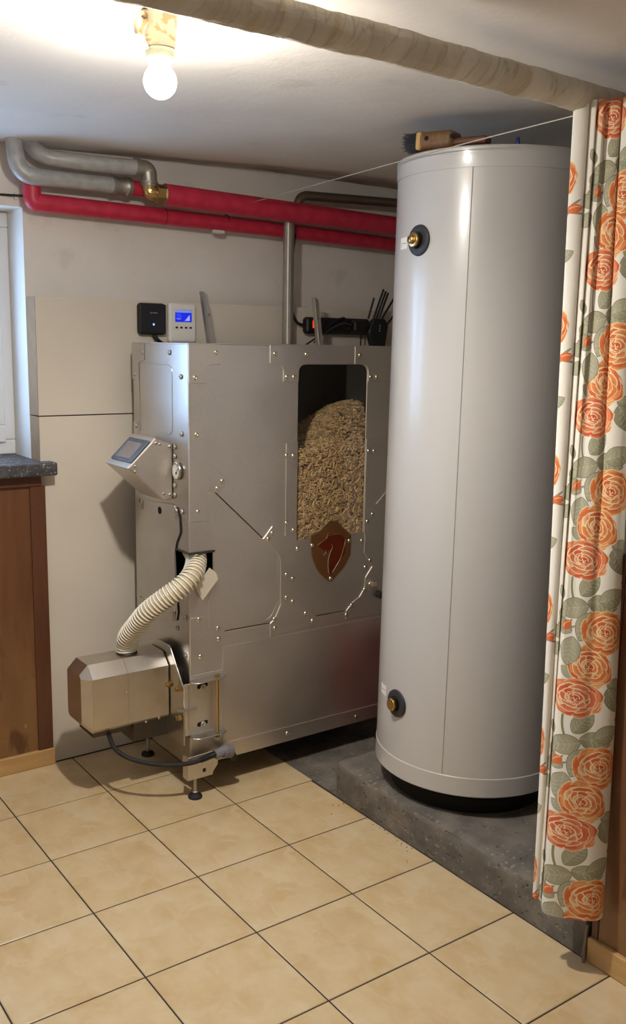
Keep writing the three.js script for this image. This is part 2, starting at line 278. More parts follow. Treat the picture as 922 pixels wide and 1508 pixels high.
// pipe wrapped in painted bandage, hung below the ceiling
{
  const pts = []; for (let i = 0; i <= 300; i++) { const x = lerp(WX0, WX1, i / 300); pts.push(V(x, 2.17 + 0.003 * Math.sin(x * 2.3), 1.452 - 0.02 * x + 0.004 * Math.sin(x * 3.1))); }
  const g = sweep(pts, (l, L, a) => 0.0325 + 0.0032 * fbm(l * 9, Math.cos(a) * 1.5, Math.sin(a) * 1.5, 4) * 2 + 0.0045 * Math.pow(Math.abs(fbm(l * 16 + Math.cos(a) * 2, Math.sin(a) * 2, 4, 3)), 0.7), 28, true, 1);
  M.wrap = std({ map: tex(512, 256, (u, v) => { const n = fbm(u * 18, v * 5, 3, 5), s = smooth(0.06, 0.3, fbm(u * 30 + 6 * v, v * 6, 9, 4)), l = smooth(0.03, 0.0, Math.abs(fbm(u * 22 + v * 9, v * 3, 14, 3))); return mixc(mixc(mixc(rgb(190, 180, 162), rgb(212, 204, 188), clamp(0.5 + n * 1.4)), rgb(168, 142, 100), s * 0.4), rgb(120, 108, 90), l * 0.3); }), roughness: 0.8, bumpMap: withRep(plasterBump, 2), bumpScale: 0.004 });
  tag(part('wrapped_pipe', g, M.wrap, scene), 'overhead pipe wrapped in wrinkled whitewashed bandage crossing below the ceiling', 'pipe');
}

// ───────────────────────── the lamp ─────────────────────────
{
  const x = 0.01, z = 1.113, t = thing('ceiling_lamp', 'bare glowing light bulb in an old cream lampholder on the ceiling', 'lamp', V(x, CY, z));
  M.cream = std({ map: withRep(tex(256, 256, (u, v) => mixc(rgb(196, 182, 154), rgb(172, 142, 94), smooth(-0.02, 0.1, fbm(u * 5, v * 9, 2, 4) + (0.35 - v) * 0.3))), 1), roughness: 0.45 });
  M.collar = std({ color: 0xb8bda4, roughness: 0.4 });
  part('lamp_base', lathe([[0.0, 2.249], [0.0385, 2.249], [0.038, 2.243], [0.033, 2.2], [0.0305, 2.181], [0.029, 2.1805], [0, 2.181]]).translate(x, 0, z), M.cream, t);
  part('collar', lathe([[0.0, 2.18], [0.0295, 2.18], [0.03, 2.176], [0.03, 2.162], [0.026, 2.157], [0.0215, 2.157], [0.0215, 2.17], [0, 2.17]]).translate(x, 0, z), M.collar, t);
  const prof = [[0.0, 2.083]]; const R = 0.0345, cy = 2.1175; for (let i = 1; i <= 14; i++) { const a = -Math.PI / 2 + i / 14 * 2.45; prof.push([R * Math.cos(a), cy + R * Math.sin(a)]); } prof.push([0.0215, 2.1475], [0, 2.1475]);
  part('bulb_housing', lathe([[0, 2.1475], [0.0222, 2.1475], [0.0212, 2.158], [0.0205, 2.172], [0, 2.172]], 32).translate(x, 0, z), M.cream, t);
  M.bulb = std({ color: 0xffffff, emissive: new THREE.Color().setRGB(1, 0.93, 0.8), emissiveIntensity: 6, roughness: 0.3 });
  part('bulb', lathe(prof, 40).translate(x, 0, z), M.bulb, t);
  const l = new THREE.PointLight(BULB.color, BULB.around, 0, 2); l.position.set(0, cy - CY, 0); l.castShadow = true; l.shadow.radius = 1.7; l.shadow.mapSize.set(2048, 2048); l.name = 'bulb_light'; t.add(l);
  const d = new THREE.SpotLight(BULB.color, BULB.down, 0, 1.5, 1, 2); d.position.set(0, cy - CY, 0); d.castShadow = true; d.shadow.radius = 1.7; d.shadow.mapSize.set(2048, 2048); d.name = 'bulb_light_down'; t.add(d); d.target.position.set(0, -2, 0); t.add(d.target);
  const cable = spline([V(x - 0.034, 2.236, z + 0.003), V(x - 0.055, 2.232, z + 0.022), V(x - 0.068, 2.214, z + 0.033), V(x - 0.066, 2.192, z + 0.034), V(x - 0.056, 2.188, z + 0.03), V(x - 0.053, 2.2, z + 0.026), V(x - 0.036, 2.224, z + 0.01)], 40);
  const cable2 = spline([V(x - 0.033, 2.222, z + 0.006), V(x - 0.043, 2.205, z + 0.012), V(x - 0.041, 2.188, z + 0.012), V(x - 0.028, 2.176, z + 0.006)], 20);
  part('wire_loop', sweep(cable, 0.0055, 10), M.cream, t); part('wire_loop', sweep(cable2, 0.0032, 8), M.greyPaint, t);
}

// ───────────────────────── pipes on the back wall ─────────────────────────
{
  const t1 = thing('red_pipe', 'thin red painted pipe with an upturned end, the lower of the two red pipes', 'pipe', V(0.25, 2.05, -0.34));
  part('pipe_run', sweep(rounded([V(0.252, 2.138, -0.345), V(0.252, 2.056, -0.345), V(1.2, 2.046, -0.345), V(WX1, 2.02, -0.345)], 0.012, 4), 0.0305, 20), M.red, t1);
  for (const x of [0.752, 1.02]) part('joint_ring', sweep([V(x, 2.051, -0.345), V(x + 0.003, 2.051, -0.345)], 0.0308, 20), M.rubber, t1);
  const t2 = thing('red_pipe', 'thick red painted pipe with a brass elbow, running above the thin red pipe', 'pipe', V(0.7, 2.1, -0.24));
  part('pipe_run', sweep(rounded([V(0.70, 2.112, -0.235), V(WX1, 2.083, -0.235)], 0.05), 0.0385, 24), M.red, t2);
  const t3 = thing('grey_pipe', 'grey painted pipe bending down from the ceiling corner to the steel coupling', 'pipe', V(0.35, 2.15, -0.31));
  part('pipe_run', sweep(rounded([V(0.185, 2.256, -0.32), V(0.192, 2.132, -0.305), V(0.53, 2.134, -0.3)], 0.118, 20), 0.0285, 20), M.greyPaint, t3);
  part('coupling', sweep([V(0.525, 2.134, -0.30), V(0.529, 2.134, -0.30), V(0.531, 2.134, -0.30), V(0.543, 2.134, -0.3), V(0.545, 2.134, -0.3), V(0.575, 2.134, -0.3), V(0.577, 2.134, -0.3), V(0.592, 2.134, -0.302)], (l) => (l > 0.018 && l < 0.051 ? 0.031 : 0.035), 20), M.galv, t3);
  part('red_stub', sweep([V(0.59, 2.134, -0.302), V(0.9, 2.128, -0.31)], 0.026, 20), M.red, t3);
  const t4 = thing('grey_pipe', 'upper grey painted pipe ending in a galvanised elbow above the brass elbow', 'pipe', V(0.45, 2.2, -0.28));
  part('pipe_run', sweep(rounded([V(0.25, 2.26, -0.36), V(0.268, 2.2, -0.30), V(0.42, 2.194, -0.272), V(0.60, 2.196, -0.25)], 0.1, 14), 0.0275, 20), M.greyPaint, t4);
  part('elbow', merge(sweep(rounded([V(0.597, 2.196, -0.25), V(0.645, 2.196, -0.246), V(0.645, 2.135, -0.243)], 0.045, 10), 0.0285, 20), sweep([V(0.592, 2.196, -0.25), V(0.604, 2.196, -0.25)], 0.033, 20), sweep([V(0.645, 2.148, -0.244), V(0.645, 2.14, -0.243)], 0.033, 20)), M.galv, t4);
  part('brass_elbow', merge(sweep(rounded([V(0.645, 2.14, -0.243), V(0.645, 2.112, -0.24), V(0.685, 2.112, -0.236)], 0.03, 10), 0.026, 20), sweep([V(0.672, 2.112, -0.238), V(0.7, 2.112, -0.236)], 0.032, 6), sweep([V(0.662, 2.112, -0.238), V(0.67, 2.112, -0.238)], 0.0325, 20)), M.brass, t4);
  part('union_ring', sweep([V(0.698, 2.112, -0.2355), V(0.706, 2.112, -0.2355)], 0.037, 8), M.galv, t4);
  const t5 = thing('vertical_pipe', 'upright grey steel pipe rising behind the boiler to the red pipes', 'pipe', V(1.272, 1.4, -0.265));
  part('pipe_run', sweep([V(1.272, 1.4, -0.275), V(1.272, 2.085, -0.275)], 0.0225, 18), M.galv, t5);
  tag(part('steel_pipe', sweep(rounded([V(1.318, 2.09, -0.29), V(1.325, 2.178, -0.285), V(WX1, 2.208, -0.27)], 0.06, 10), 0.0185, 16), M.oldSteel, scene), 'thin brownish steel pipe bending up behind the thick red pipe', 'pipe');
  const c = thing('wall_cable', 'thin black cable clipped to the wall above the window', 'cable', V(0.15, 2.08, -0.42));
  part('cable_run', sweep(spline([V(-0.6, 2.09, -0.42), V(0.0, 2.078, -0.42), V(0.18, 2.08, -0.42), V(0.25, 2.079, -0.39)], 40), 0.0042, 8), M.black, c);
  part('cable_clip', rbox(0.213, 0.224, 2.068, 2.09, -0.425, -0.411, 0.002), M.whiteMatte, c);
  tag(part('plaster_patch', new RoundedBoxGeometry(0.05, 0.014, 0.02, 2, 0.005).translate(0.98, 2.012, -0.332), M.wall, scene), 'small pale plaster crumb stuck under the thin red pipe', 'debris');
}

// ───────────────────────── the boiler ─────────────────────────
const XL = 0.5607, XR = 1.49, ZF = 0.2016, ZB = -0.224, YB = 0.11, YT = 1.583, SH = 0.0016;
const boiler = thing('pellet_boiler', 'tall stainless steel pellet boiler with riveted plates and a pellet window', 'boiler', V((XL + XR) / 2, 0, (ZF + ZB) / 2));
{
  const zs = ZF - 0.002;                                                   // face of the base sheet; plates lie on it
  const win = [[1.0, 0.882], [1.312, 0.882], [1.312, 1.517, 0.035], [1.0, 1.517, 0.035]];
  const slot = (a, b, w = 0.0018) => { const d = Math.hypot(b[0] - a[0], b[1] - a[1]), n = [-(b[1] - a[1]) / d * w, (b[0] - a[0]) / d * w]; return [[a[0] + n[0], a[1] + n[1]], [b[0] + n[0], b[1] + n[1]], [b[0] - n[0], b[1] - n[1]], [a[0] - n[0], a[1] - n[1]]]; };
  const NY0 = 0.775, NY1 = 0.884, NX = 0.652;
  const front = plateF([[XL, YB], [XR, YB], [XR, YT], [XL, YT], [XL, NY1], [NX, NY1], [NX, 0.80], [NX - 0.025, NY0], [XL, NY0]], zs - 0.004, 0.004, [win, slot([0.662, 1.085], [0.856, 0.905]), slot([0.70, 0.587], [0.888, 0.586]), slot([1.096, 0.58], [1.236, 0.579])]);
  part('front_sheet', front, M.steel, boiler);
  const P = (n, pts, d = 0.0032, z = zs, m = M.steel) => part(n, plateF(pts, z, d), m, boiler);
  P('corner_plate', [[XL, YT], [0.681, YT], [0.681, 1.517], [0.625, 1.517, 0.045], [0.625, 1.455], [XL, 1.455]]);
  P('side_plate', [[XL, 1.31], [0.624, 1.31], [0.624, 1.20], [0.716, 1.122, 0.006], [0.672, 1.083], [0.64, 1.108, 0.014], [0.628, 1.06], [0.628, 0.99], [XL, 0.99]]);
  P('tee_plate', [[0.878, YT], [1.247, YT], [1.247, 1.519], [1.06, 1.519], [1.0, 1.519, 0.03], [1.0, 1.455, 0.006], [0.934, 1.455, 0.006], [0.934, 1.52, 0.03], [0.878, 1.521]]);
  P('corner_plate', [[1.25, YT], [XR, YT], [XR, 1.455], [1.315, 1.455], [1.315, 1.519, 0.03], [1.25, 1.519]]);
  P('lower_door', [[0.632, 0.60], [0.888, 0.601, 0.03], [0.922, 0.66, 0.02], [0.918, 0.835, 0.02], [0.66, 1.08, 0.02], [0.632, 1.09, 0.02], [0.652, 0.89], [0.653, 0.79], [0.632, 0.70]], 0.0012);
  P('window_bracket', [[0.857, 0.904], [0.893, 0.945], [0.95, 0.905], [0.95, 1.24], [1.0, 1.24], [1.0, 0.882], [1.012, 0.83], [0.975, 0.78, 0.01], [0.978, 0.70], [1.002, 0.66], [1.055, 0.615], [1.094, 0.578], [1.094, 0.545], [0.889, 0.536], [0.889, 0.585], [0.91, 0.603, 0.02], [0.933, 0.65], [0.93, 0.828, 0.02]]);
  P('window_bracket', [[1.315, 1.24], [1.37, 1.24], [1.37, 0.985], [XR, 1.09], [XR, 0.54], [1.238, 0.546], [1.238, 0.58], [1.268, 0.61, 0.01], [1.30, 0.625], [1.326, 0.66, 0.01], [1.328, 0.70], [1.36, 0.74], [1.318, 0.80], [1.32, 0.86], [1.315, 0.882]]);
  P('base_flange', [[0.69, YB], [XR, YB], [XR, 0.163], [0.69, 0.171]], 0.003);
  P('corner_strip', [[XL, 0.45], [0.622, 0.45], [0.622, 0.655, 0.006], [XL, 0.655]]);
  P('bottom_sheet', [[0.69, 0.178], [XR, 0.171], [XR, 0.53], [0.69, 0.53]], 0.0012);
  // left face
  const left = plateL([[ZB, YB], [ZF - 0.006, YB], [ZF - 0.006, NY0], [0.10, NY0], [0.092, NY1], [ZF - 0.006, NY1], [ZF - 0.006, YT], [ZB, YT]], XL + 0.004, 0.004, [slot([-0.166, 1.27], [-0.172, 1.50], 0.0022)]);
  const LS = part('side_sheet', left, M.steelBright, boiler);
  const Q = (n, pts, d = 0.003, x = XL, m = M.steelBright) => part(n, plateL(pts, x, d), m, boiler);
  Q('corner_plate', [[ZB, YT], [-0.123, YT], [-0.123, 1.525], [-0.17, 1.515, 0.012], [-0.17, 1.455], [ZB, 1.453]]);
  Q('inset_panel', [[-0.164, 1.275, 0.03], [0.085, 1.275, 0.03], [0.085, 1.512, 0.03], [-0.164, 1.512, 0.03]], 0.0012);
  Q('edge_strip', [[ZB, 1.30], [-0.178, 1.30], [-0.178, 1.25], [ZB, 1.25]], 0.0015);
  const door = Q('side_door', [[-0.17, 0.565, 0.02], [0.105, 0.62, 0.03], [0.115, 0.66], [0.10, 0.76], [0.094, 0.86], [0.108, 0.905], [0.136, 0.945, 0.01], [0.13, 1.0, 0.02], [0.10, 1.038, 0.02], [-0.15, 1.018, 0.012], [-0.168, 1.0, 0.01]], 0.003, XL - 0.0008);
  part('door_gap', sweep([V(XL - 0.0003, 1.03, 0.118), V(XL - 0.0003, 0.998, 0.1385), V(XL - 0.0003, 0.948, 0.1445), V(XL - 0.0003, 0.905, 0.115), V(XL - 0.0003, 0.87, 0.103)], 0.0032, 6), M.dark, door);
  part('door_gap', sweep([V(XL - 0.0003, 0.76, 0.105), V(XL - 0.0003, 0.66, 0.122), V(XL - 0.0003, 0.628, 0.112)], 0.003, 6), M.dark, door);
  part('finger_hole', lathe([[0, 0], [0.0135, 0], [0.0135, 0.0008], [0, 0.0008]], 20).rotateZ(Math.PI / 2).translate(XL - 0.0038, 1.0, -0.012), M.dark, door);
  Q('side_plate', [[0.06, 0.45], [ZF - 0.006, 0.45], [ZF - 0.006, 0.655], [0.135, 0.655], [0.105, 0.60, 0.02], [0.06, 0.59]], 0.0015);
  // other sheets
  part('back_sheet', box(XL, XR, YB, YT, ZB, ZB + 0.003), M.steelDark, boiler);
  part('right_sheet', box(XR - 0.003, XR, YB, YT, ZB + 0.003, ZF - 0.006), M.steel, boiler);
  part('bottom_pan', box(XL + 0.004, XR - 0.003, YB, YB + 0.003, ZB + 0.003, ZF - 0.006), M.steelDark, boiler);
  part('lid', merge(rbox(XL - 0.001, XR + 0.001, YT, YT + 0.003, ZB - 0.001, ZF + 0.001, 0.001)), M.steel, boiler);
  // inside: hose chute and hopper
  part('chute_lining', merge(box(XL + 0.005, 0.70, NY1 + 0.004, NY1 + 0.007, 0.0, ZF - 0.007), box(0.697, 0.70, 0.70, NY1 + 0.004, 0.0, ZF - 0.007), box(XL + 0.005, 0.70, 0.70, NY1 + 0.007, -0.003, 0.0), box(XL + 0.005, 0.70, 0.697, 0.70, 0.0, ZF - 0.007)), M.dark, boiler);
  part('chute_lip', merge(plateF([[XL - 0.006, NY1 - 0.006], [NX + 0.006, NY1 - 0.006], [NX + 0.006, NY1 + 0.002], [XL - 0.006, NY1 + 0.002]], ZF, 0.003), plateL([[0.085, NY1 - 0.006], [ZF + 0.003, NY1 - 0.006], [ZF + 0.003, NY1 + 0.002], [0.085, NY1 + 0.002]], XL, 0.003)), M.steelDark, boiler);
  part('hopper_lining', merge(box(0.965, 0.972, 0.6, YT - 0.002, ZB + 0.02, zs - 0.006), box(1.40, 1.407, 0.6, YT - 0.002, ZB + 0.02, zs - 0.006), box(0.972, 1.40, 0.6, YT - 0.002, ZB + 0.02, ZB + 0.025)), M.steelDark, boiler);
  part('hopper_post', box(1.03, 1.045, 0.9, YT - 0.003, -0.05, -0.03), M.steelDark, boiler);
  part('hopper_window', plateF([[0.985, 0.86], [1.33, 0.86], [1.33, 1.535], [0.985, 1.535]], zs - 0.0085, 0.0035, [], 0), M.glass, boiler);
  // bolts
  const boltG = lathe([[0.0, 0.0034], [0.0028, 0.0032], [0.0032, 0.0058], [0.006, 0.0046], [0.0084, 0.0018], [0.0088, 0], [0, -0.002]], 14), bF = boltG.clone().rotateX(Math.PI / 2), bL = boltG.clone().rotateZ(Math.PI / 2);
  for (const [x, y] of [[0.663, 1.557], [0.584, 1.474], [0.588, 1.286], [0.592, 1.024], [0.687, 1.122], [0.668, 1.099], [0.898, 1.554], [1.031, 1.553], [0.948, 1.474], [0.979, 1.474], [0.952, 1.196], [0.981, 1.194], [0.955, 0.951], [0.986, 0.921], [0.894, 0.92], [0.877, 0.9], [1.005, 0.85], [0.958, 0.759], [0.985, 0.74], [0.959, 0.672], [0.987, 0.653], [0.907, 0.598], [0.91, 0.564], [1.046, 0.599], [1.078, 0.565], [1.273, 1.552], [1.328, 1.472], [1.357, 1.472], [1.328, 1.194], [1.354, 1.192], [1.356, 0.947], [1.331, 0.921], [1.306, 0.848], [1.349, 0.766], [1.327, 0.741], [1.353, 0.67], [1.326, 0.652], [1.264, 0.598], [1.239, 0.564], [0.595, 0.647], [0.67, 0.603], [0.673, 0.563], [0.6, 0.512], [0.97, 0.142], [1.3, 0.135]]) put('bolt', bF, M.bolt, boiler, V(x, y, ZF));
  for (const [z, y] of [[-0.135, 1.55], [0.069, 1.553], [0.15, 1.475], [-0.205, 1.471], [0.152, 1.285], [0.102, 1.236], [0.102, 1.204], [0.1, 1.103], [0.1, 1.07], [0.153, 1.019], [0.172, 0.65], [0.111, 0.598], [0.171, 0.513], [-0.2, 1.285]]) put('bolt', bL, M.zinc, boiler, V(XL - 0.0018, y, z));
  const keyG = merge(boltG.clone(), new RoundedBoxGeometry(0.0035, 0.004, 0.03, 1, 0.001).translate(0, 0.004, 0.012)).rotateZ(Math.PI / 2).rotateX(Math.PI / 2);
  for (const [z, y] of [[-0.155, 1.008], [0.116, 1.018], [0.094, 0.65], [-0.14, 0.645]]) put('quarter_turn', keyG, M.zinc, boiler, V(XL - 0.004, y, z));
  for (const [z, y] of [[-0.188, 1.01], [-0.178, 0.648]]) put('bolt', bL, M.zinc, boiler, V(XL - 0.001, y, z));
  // square head and socket at the right edge
  part('square_stud', rbox(1.352, 1.374, 0.66, 0.682, ZF, ZF + 0.018, 0.003), M.bolt, boiler);
  part('drain_socket', sweep([V(1.392, 0.625, ZF), V(1.392, 0.625, ZF + 0.03)], 0.014, 16), M.rubber, boiler);
  // deflector flap behind the hose
  part('deflector', extr(poly([[0, 0], [0.09, 0], [0.105, 0.02, 0.01], [0.105, 0.05], [0.02, 0.05, 0.02]]), 0.0025, 0.0006).rotateZ(0.92).rotateY(-0.3).translate(0.604, 0.716, 0.212), std({ color: 0xd8d0c0, metalness: 0.4, roughness: 0.5 }), boiler, 'pale bent metal flap');
  // emblem
  const em = part('emblem_shield', plateF([[1.063, 0.893], [1.09, 0.9], [1.125, 0.925], [1.14, 0.938], [1.185, 0.938], [1.205, 0.915], [1.252, 0.876], [1.25, 0.80], [1.225, 0.758, 0.03], [1.157, 0.702, 0.02], [1.095, 0.755, 0.03], [1.068, 0.82]], ZF, 0.003, [], 0.0008), std({ color: 0xa87a52, metalness: 1, roughness: 0.6, map: withRep(steelMap, 3) }), boiler, 'bronze coloured shield with a relief head of an animal');
  const line = (pts) => sweep(spline(pts.map(([x, y]) => V(x, y, ZF + 0.0035)), 24), 0.0016, 6);
  part('shield_inlay', plateF([[1.092, 0.852], [1.14, 0.892], [1.2, 0.886], [1.224, 0.86], [1.222, 0.81], [1.16, 0.735, 0.02], [1.15, 0.74], [1.148, 0.785], [1.158, 0.835], [1.135, 0.82], [1.12, 0.833]], ZF + 0.003, 0.0012, [], 0.0004), std({ color: 0xa04a30, metalness: 1, roughness: 0.6, map: withRep(steelMap, 3) }), em);
  part('relief_line', merge(line([[1.092, 0.852], [1.115, 0.867], [1.132, 0.875], [1.142, 0.893]]), line([[1.142, 0.884], [1.17, 0.887], [1.2, 0.886]]), line([[1.158, 0.852], [1.162, 0.838], [1.156, 0.825], [1.146, 0.80], [1.144, 0.77], [1.148, 0.738]]), line([[1.132, 0.832], [1.13, 0.818], [1.12, 0.812]]), line([[1.224, 0.862], [1.216, 0.83], [1.2, 0.79], [1.165, 0.742]])), M.bolt, em);
  part('shield_rim', merge(line([[1.063, 0.893], [1.09, 0.9], [1.125, 0.925], [1.14, 0.938]]), line([[1.14, 0.938], [1.162, 0.9395], [1.185, 0.938]])), M.bolt, em);
  for (const [x, y] of [[1.069, 0.856], [1.243, 0.855], [1.157, 0.719]]) put('bolt', bF, M.bolt, em, V(x, y, ZF + 0.003));
  // levelling feet and corner bracket
  const padG = lathe([[0, 0], [0.025, 0], [0.0255, 0.004], [0.023, 0.010], [0.012, 0.014], [0.008, 0.017], [0, 0.017]], 24);
  for (const [x, z, y1] of [[0.571, 0.213, 0.09], [0.587, -0.2, 0.115], [1.455, -0.2, 0.115], [1.455, 0.17, 0.115]]) {
    const r = part('levelling_foot', sweep([V(x, 0.012, z), V(x, y1, z)], 0.0062, 12), M.zinc, boiler);
    put('foot_pad', padG, M.rubber, r, V(x, 0, z));
    put('lock_nut', lathe([[0, 0], [0.011, 0], [0.011, 0.008], [0, 0.008]], 6), M.zinc, r, V(x, 0.017, z));
  }
  part('foot_bracket', merge(plateF([[0.535, 0.16], [0.655, 0.165], [0.655, 0.11], [0.635, 0.085, 0.02], [0.635, 0.075], [0.535, 0.075]], 0.222, 0.006, [[[0.594, 0.094], [0.607, 0.094], [0.607, 0.107], [0.594, 0.107]]]), box(0.535, 0.541, 0.075, 0.16, 0.19, 0.222), box(0.545, 0.625, 0.08, 0.086, 0.19, 0.223)), M.steel, boiler);
  // hinge of the burner on the front corner
  const hz = ZF + 0.006, hinge = part('hinge_plate', merge(plateF([[0.556, 0.215], [0.688, 0.215], [0.688, 0.45], [0.556, 0.45]], ZF, 0.005), plateF([[0.536, 0.235], [0.556, 0.235], [0.556, 0.425], [0.53, 0.425]], ZF + 0.004, 0.006)), M.steel, boiler);
  const ear = (y) => extr(poly([[0.552, 0], [0.69, 0], [0.69, 0.03, 0.01], [0.665, 0.045, 0.01], [0.57, 0.045, 0.015], [0.552, 0.03]]), 0.004, 0.0008).rotateX(Math.PI / 2).translate(0, y, ZF + 0.004);
  part('hinge_ear', ear(0.437), M.steelBright, hinge).rotation.z = 0.04; part('hinge_ear', ear(0.232), M.steelBright, hinge);
  const rod = part('hinge_pin', cylAlong(V(0.65, 0.222, ZF + 0.03), V(0.65, 0.44, ZF + 0.03), 0.0055, 14), M.brass, hinge);
  part('pin_head', sweep([V(0.65, 0.437, ZF + 0.03), V(0.65, 0.447, ZF + 0.03)], 0.0115, 6), M.brass, hinge);
  part('pin_nut', sweep([V(0.65, 0.206, ZF + 0.03), V(0.65, 0.218, ZF + 0.03)], 0.0115, 6), M.zinc, hinge);
  for (const y of [0.404, 0.265]) {
    part('slot_hole', extr(poly([[0.584, y - 0.008, 0.008], [0.626, y - 0.004, 0.008], [0.626, y + 0.012, 0.008], [0.584, y + 0.008, 0.008]]), 0.0006).translate(0, 0, hz - 0.0006), M.dark, hinge);
    part('socket_bolt', lathe([[0, 0.004], [0.0045, 0.004], [0.005, 0.008], [0.0105, 0.008], [0.011, 0], [0, 0]], 18).rotateX(Math.PI / 2).translate(0.606, y, hz), M.zinc, hinge);
  }
  part('latch_strip', merge(plateF([[0.500, 0.336], [0.54, 0.326], [0.575, 0.333], [0.576, 0.341], [0.54, 0.337], [0.502, 0.348]], ZF + 0.008, 0.012), box(0.545, 0.549, 0.26, 0.42, ZF + 0.004, ZF + 0.012)), M.steelBright, hinge);
}
// pellets: a solid heap seen through the window, its surface covered with single pellets
{
  const surf = (x, z) => { const d = smooth(0.186, 0.05, z); return 1.212 + 0.015 * Math.sin((x - 1.0) * 14) - 0.03 * Math.exp(-(((x - 1.07) / 0.04) ** 2)) + d * (0.155 * smooth(1.06, 1.37, x) + 0.012) - 0.07 * smooth(0.0, -0.2, z) + 0.008 * fbm(x * 20, z * 20, 2, 3); };
  const nx = 40, nz = 40, pos = [], idx = []; const x0 = 0.973, x1 = 1.399, z0 = -0.195, z1 = 0.1800;
  for (let j = 0; j <= nz; j++) for (let i = 0; i <= nx; i++) { const x = lerp(x0, x1, i / nx), z = lerp(z0, z1, j / nz); pos.push(x, surf(x, z) - 0.006, z); }
  for (let j = 0; j < nz; j++) for (let i = 0; i < nx; i++) { const a = j * (nx + 1) + i, b = a + nx + 1; idx.push(a, b, a + 1, b, b + 1, a + 1); }
  const row = nz * (nx + 1), base = pos.length / 3; for (let i = 0; i <= nx; i++) pos.push(lerp(x0, x1, i / nx), 0.8, z1);
  for (let i = 0; i < nx; i++) idx.push(row + i, base + i, row + i + 1, base + i, base + i + 1, row + i + 1);
  const g = new THREE.BufferGeometry(); g.setAttribute('position', new THREE.Float32BufferAttribute(pos, 3)); g.setIndex(idx); g.computeVertexNormals();
  const pg = new THREE.CylinderGeometry(0.0034, 0.0034, 1, 7, 1);
  const N1 = 3400, N2 = 5200, im = new THREE.InstancedMesh(pg, std({ color: 0xffffff, roughness: 0.8 }), N1 + N2), o = new THREE.Object3D(), col = new THREE.Color();
  let k = 0; const set = (p, dir) => { o.position.copy(p); o.quaternion.setFromUnitVectors(V(0, 1, 0), dir.normalize()); o.scale.set(1, rr(0.011, 0.026), 1); o.updateMatrix(); im.setMatrixAt(k, o.matrix); const b = rr(0.45, 1.25); col.setRGB(0.52 * b, 0.35 * b * rr(0.94, 1.05), 0.175 * b * rr(0.85, 1.1)); im.setColorAt(k++, col); };
  for (let i = 0; i < N1; i++) { const x = rr(0.985, 1.335), y = rr(0.86, surf(x, z1)), z = rr(0.1755, 0.1868), a = rr(0, Math.PI) ; set(V(x, y, z), V(Math.cos(a), Math.sin(a), rr(-0.12, 0.12))); }
  for (let i = 0; i < N2; i++) { const x = rr(0.985, 1.39), z = rr(-0.19, 0.182), y = surf(x, z) + rr(-0.006, 0.003), a = rr(0, Math.PI * 2); set(V(x, y, z), V(Math.cos(a), rr(-0.35, 0.55), Math.sin(a))); }
  im.castShadow = im.receiveShadow = true; im.name = 'pellet_grains'; 
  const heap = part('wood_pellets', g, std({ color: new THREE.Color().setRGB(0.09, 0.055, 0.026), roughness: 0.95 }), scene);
  tag(heap, 'heap of light brown wood pellets behind the boiler window', 'pellets', null, 'stuff');
  im.position.copy(heap.position).negate(); im.userData.kind = 'stuff'; heap.add(im);
}
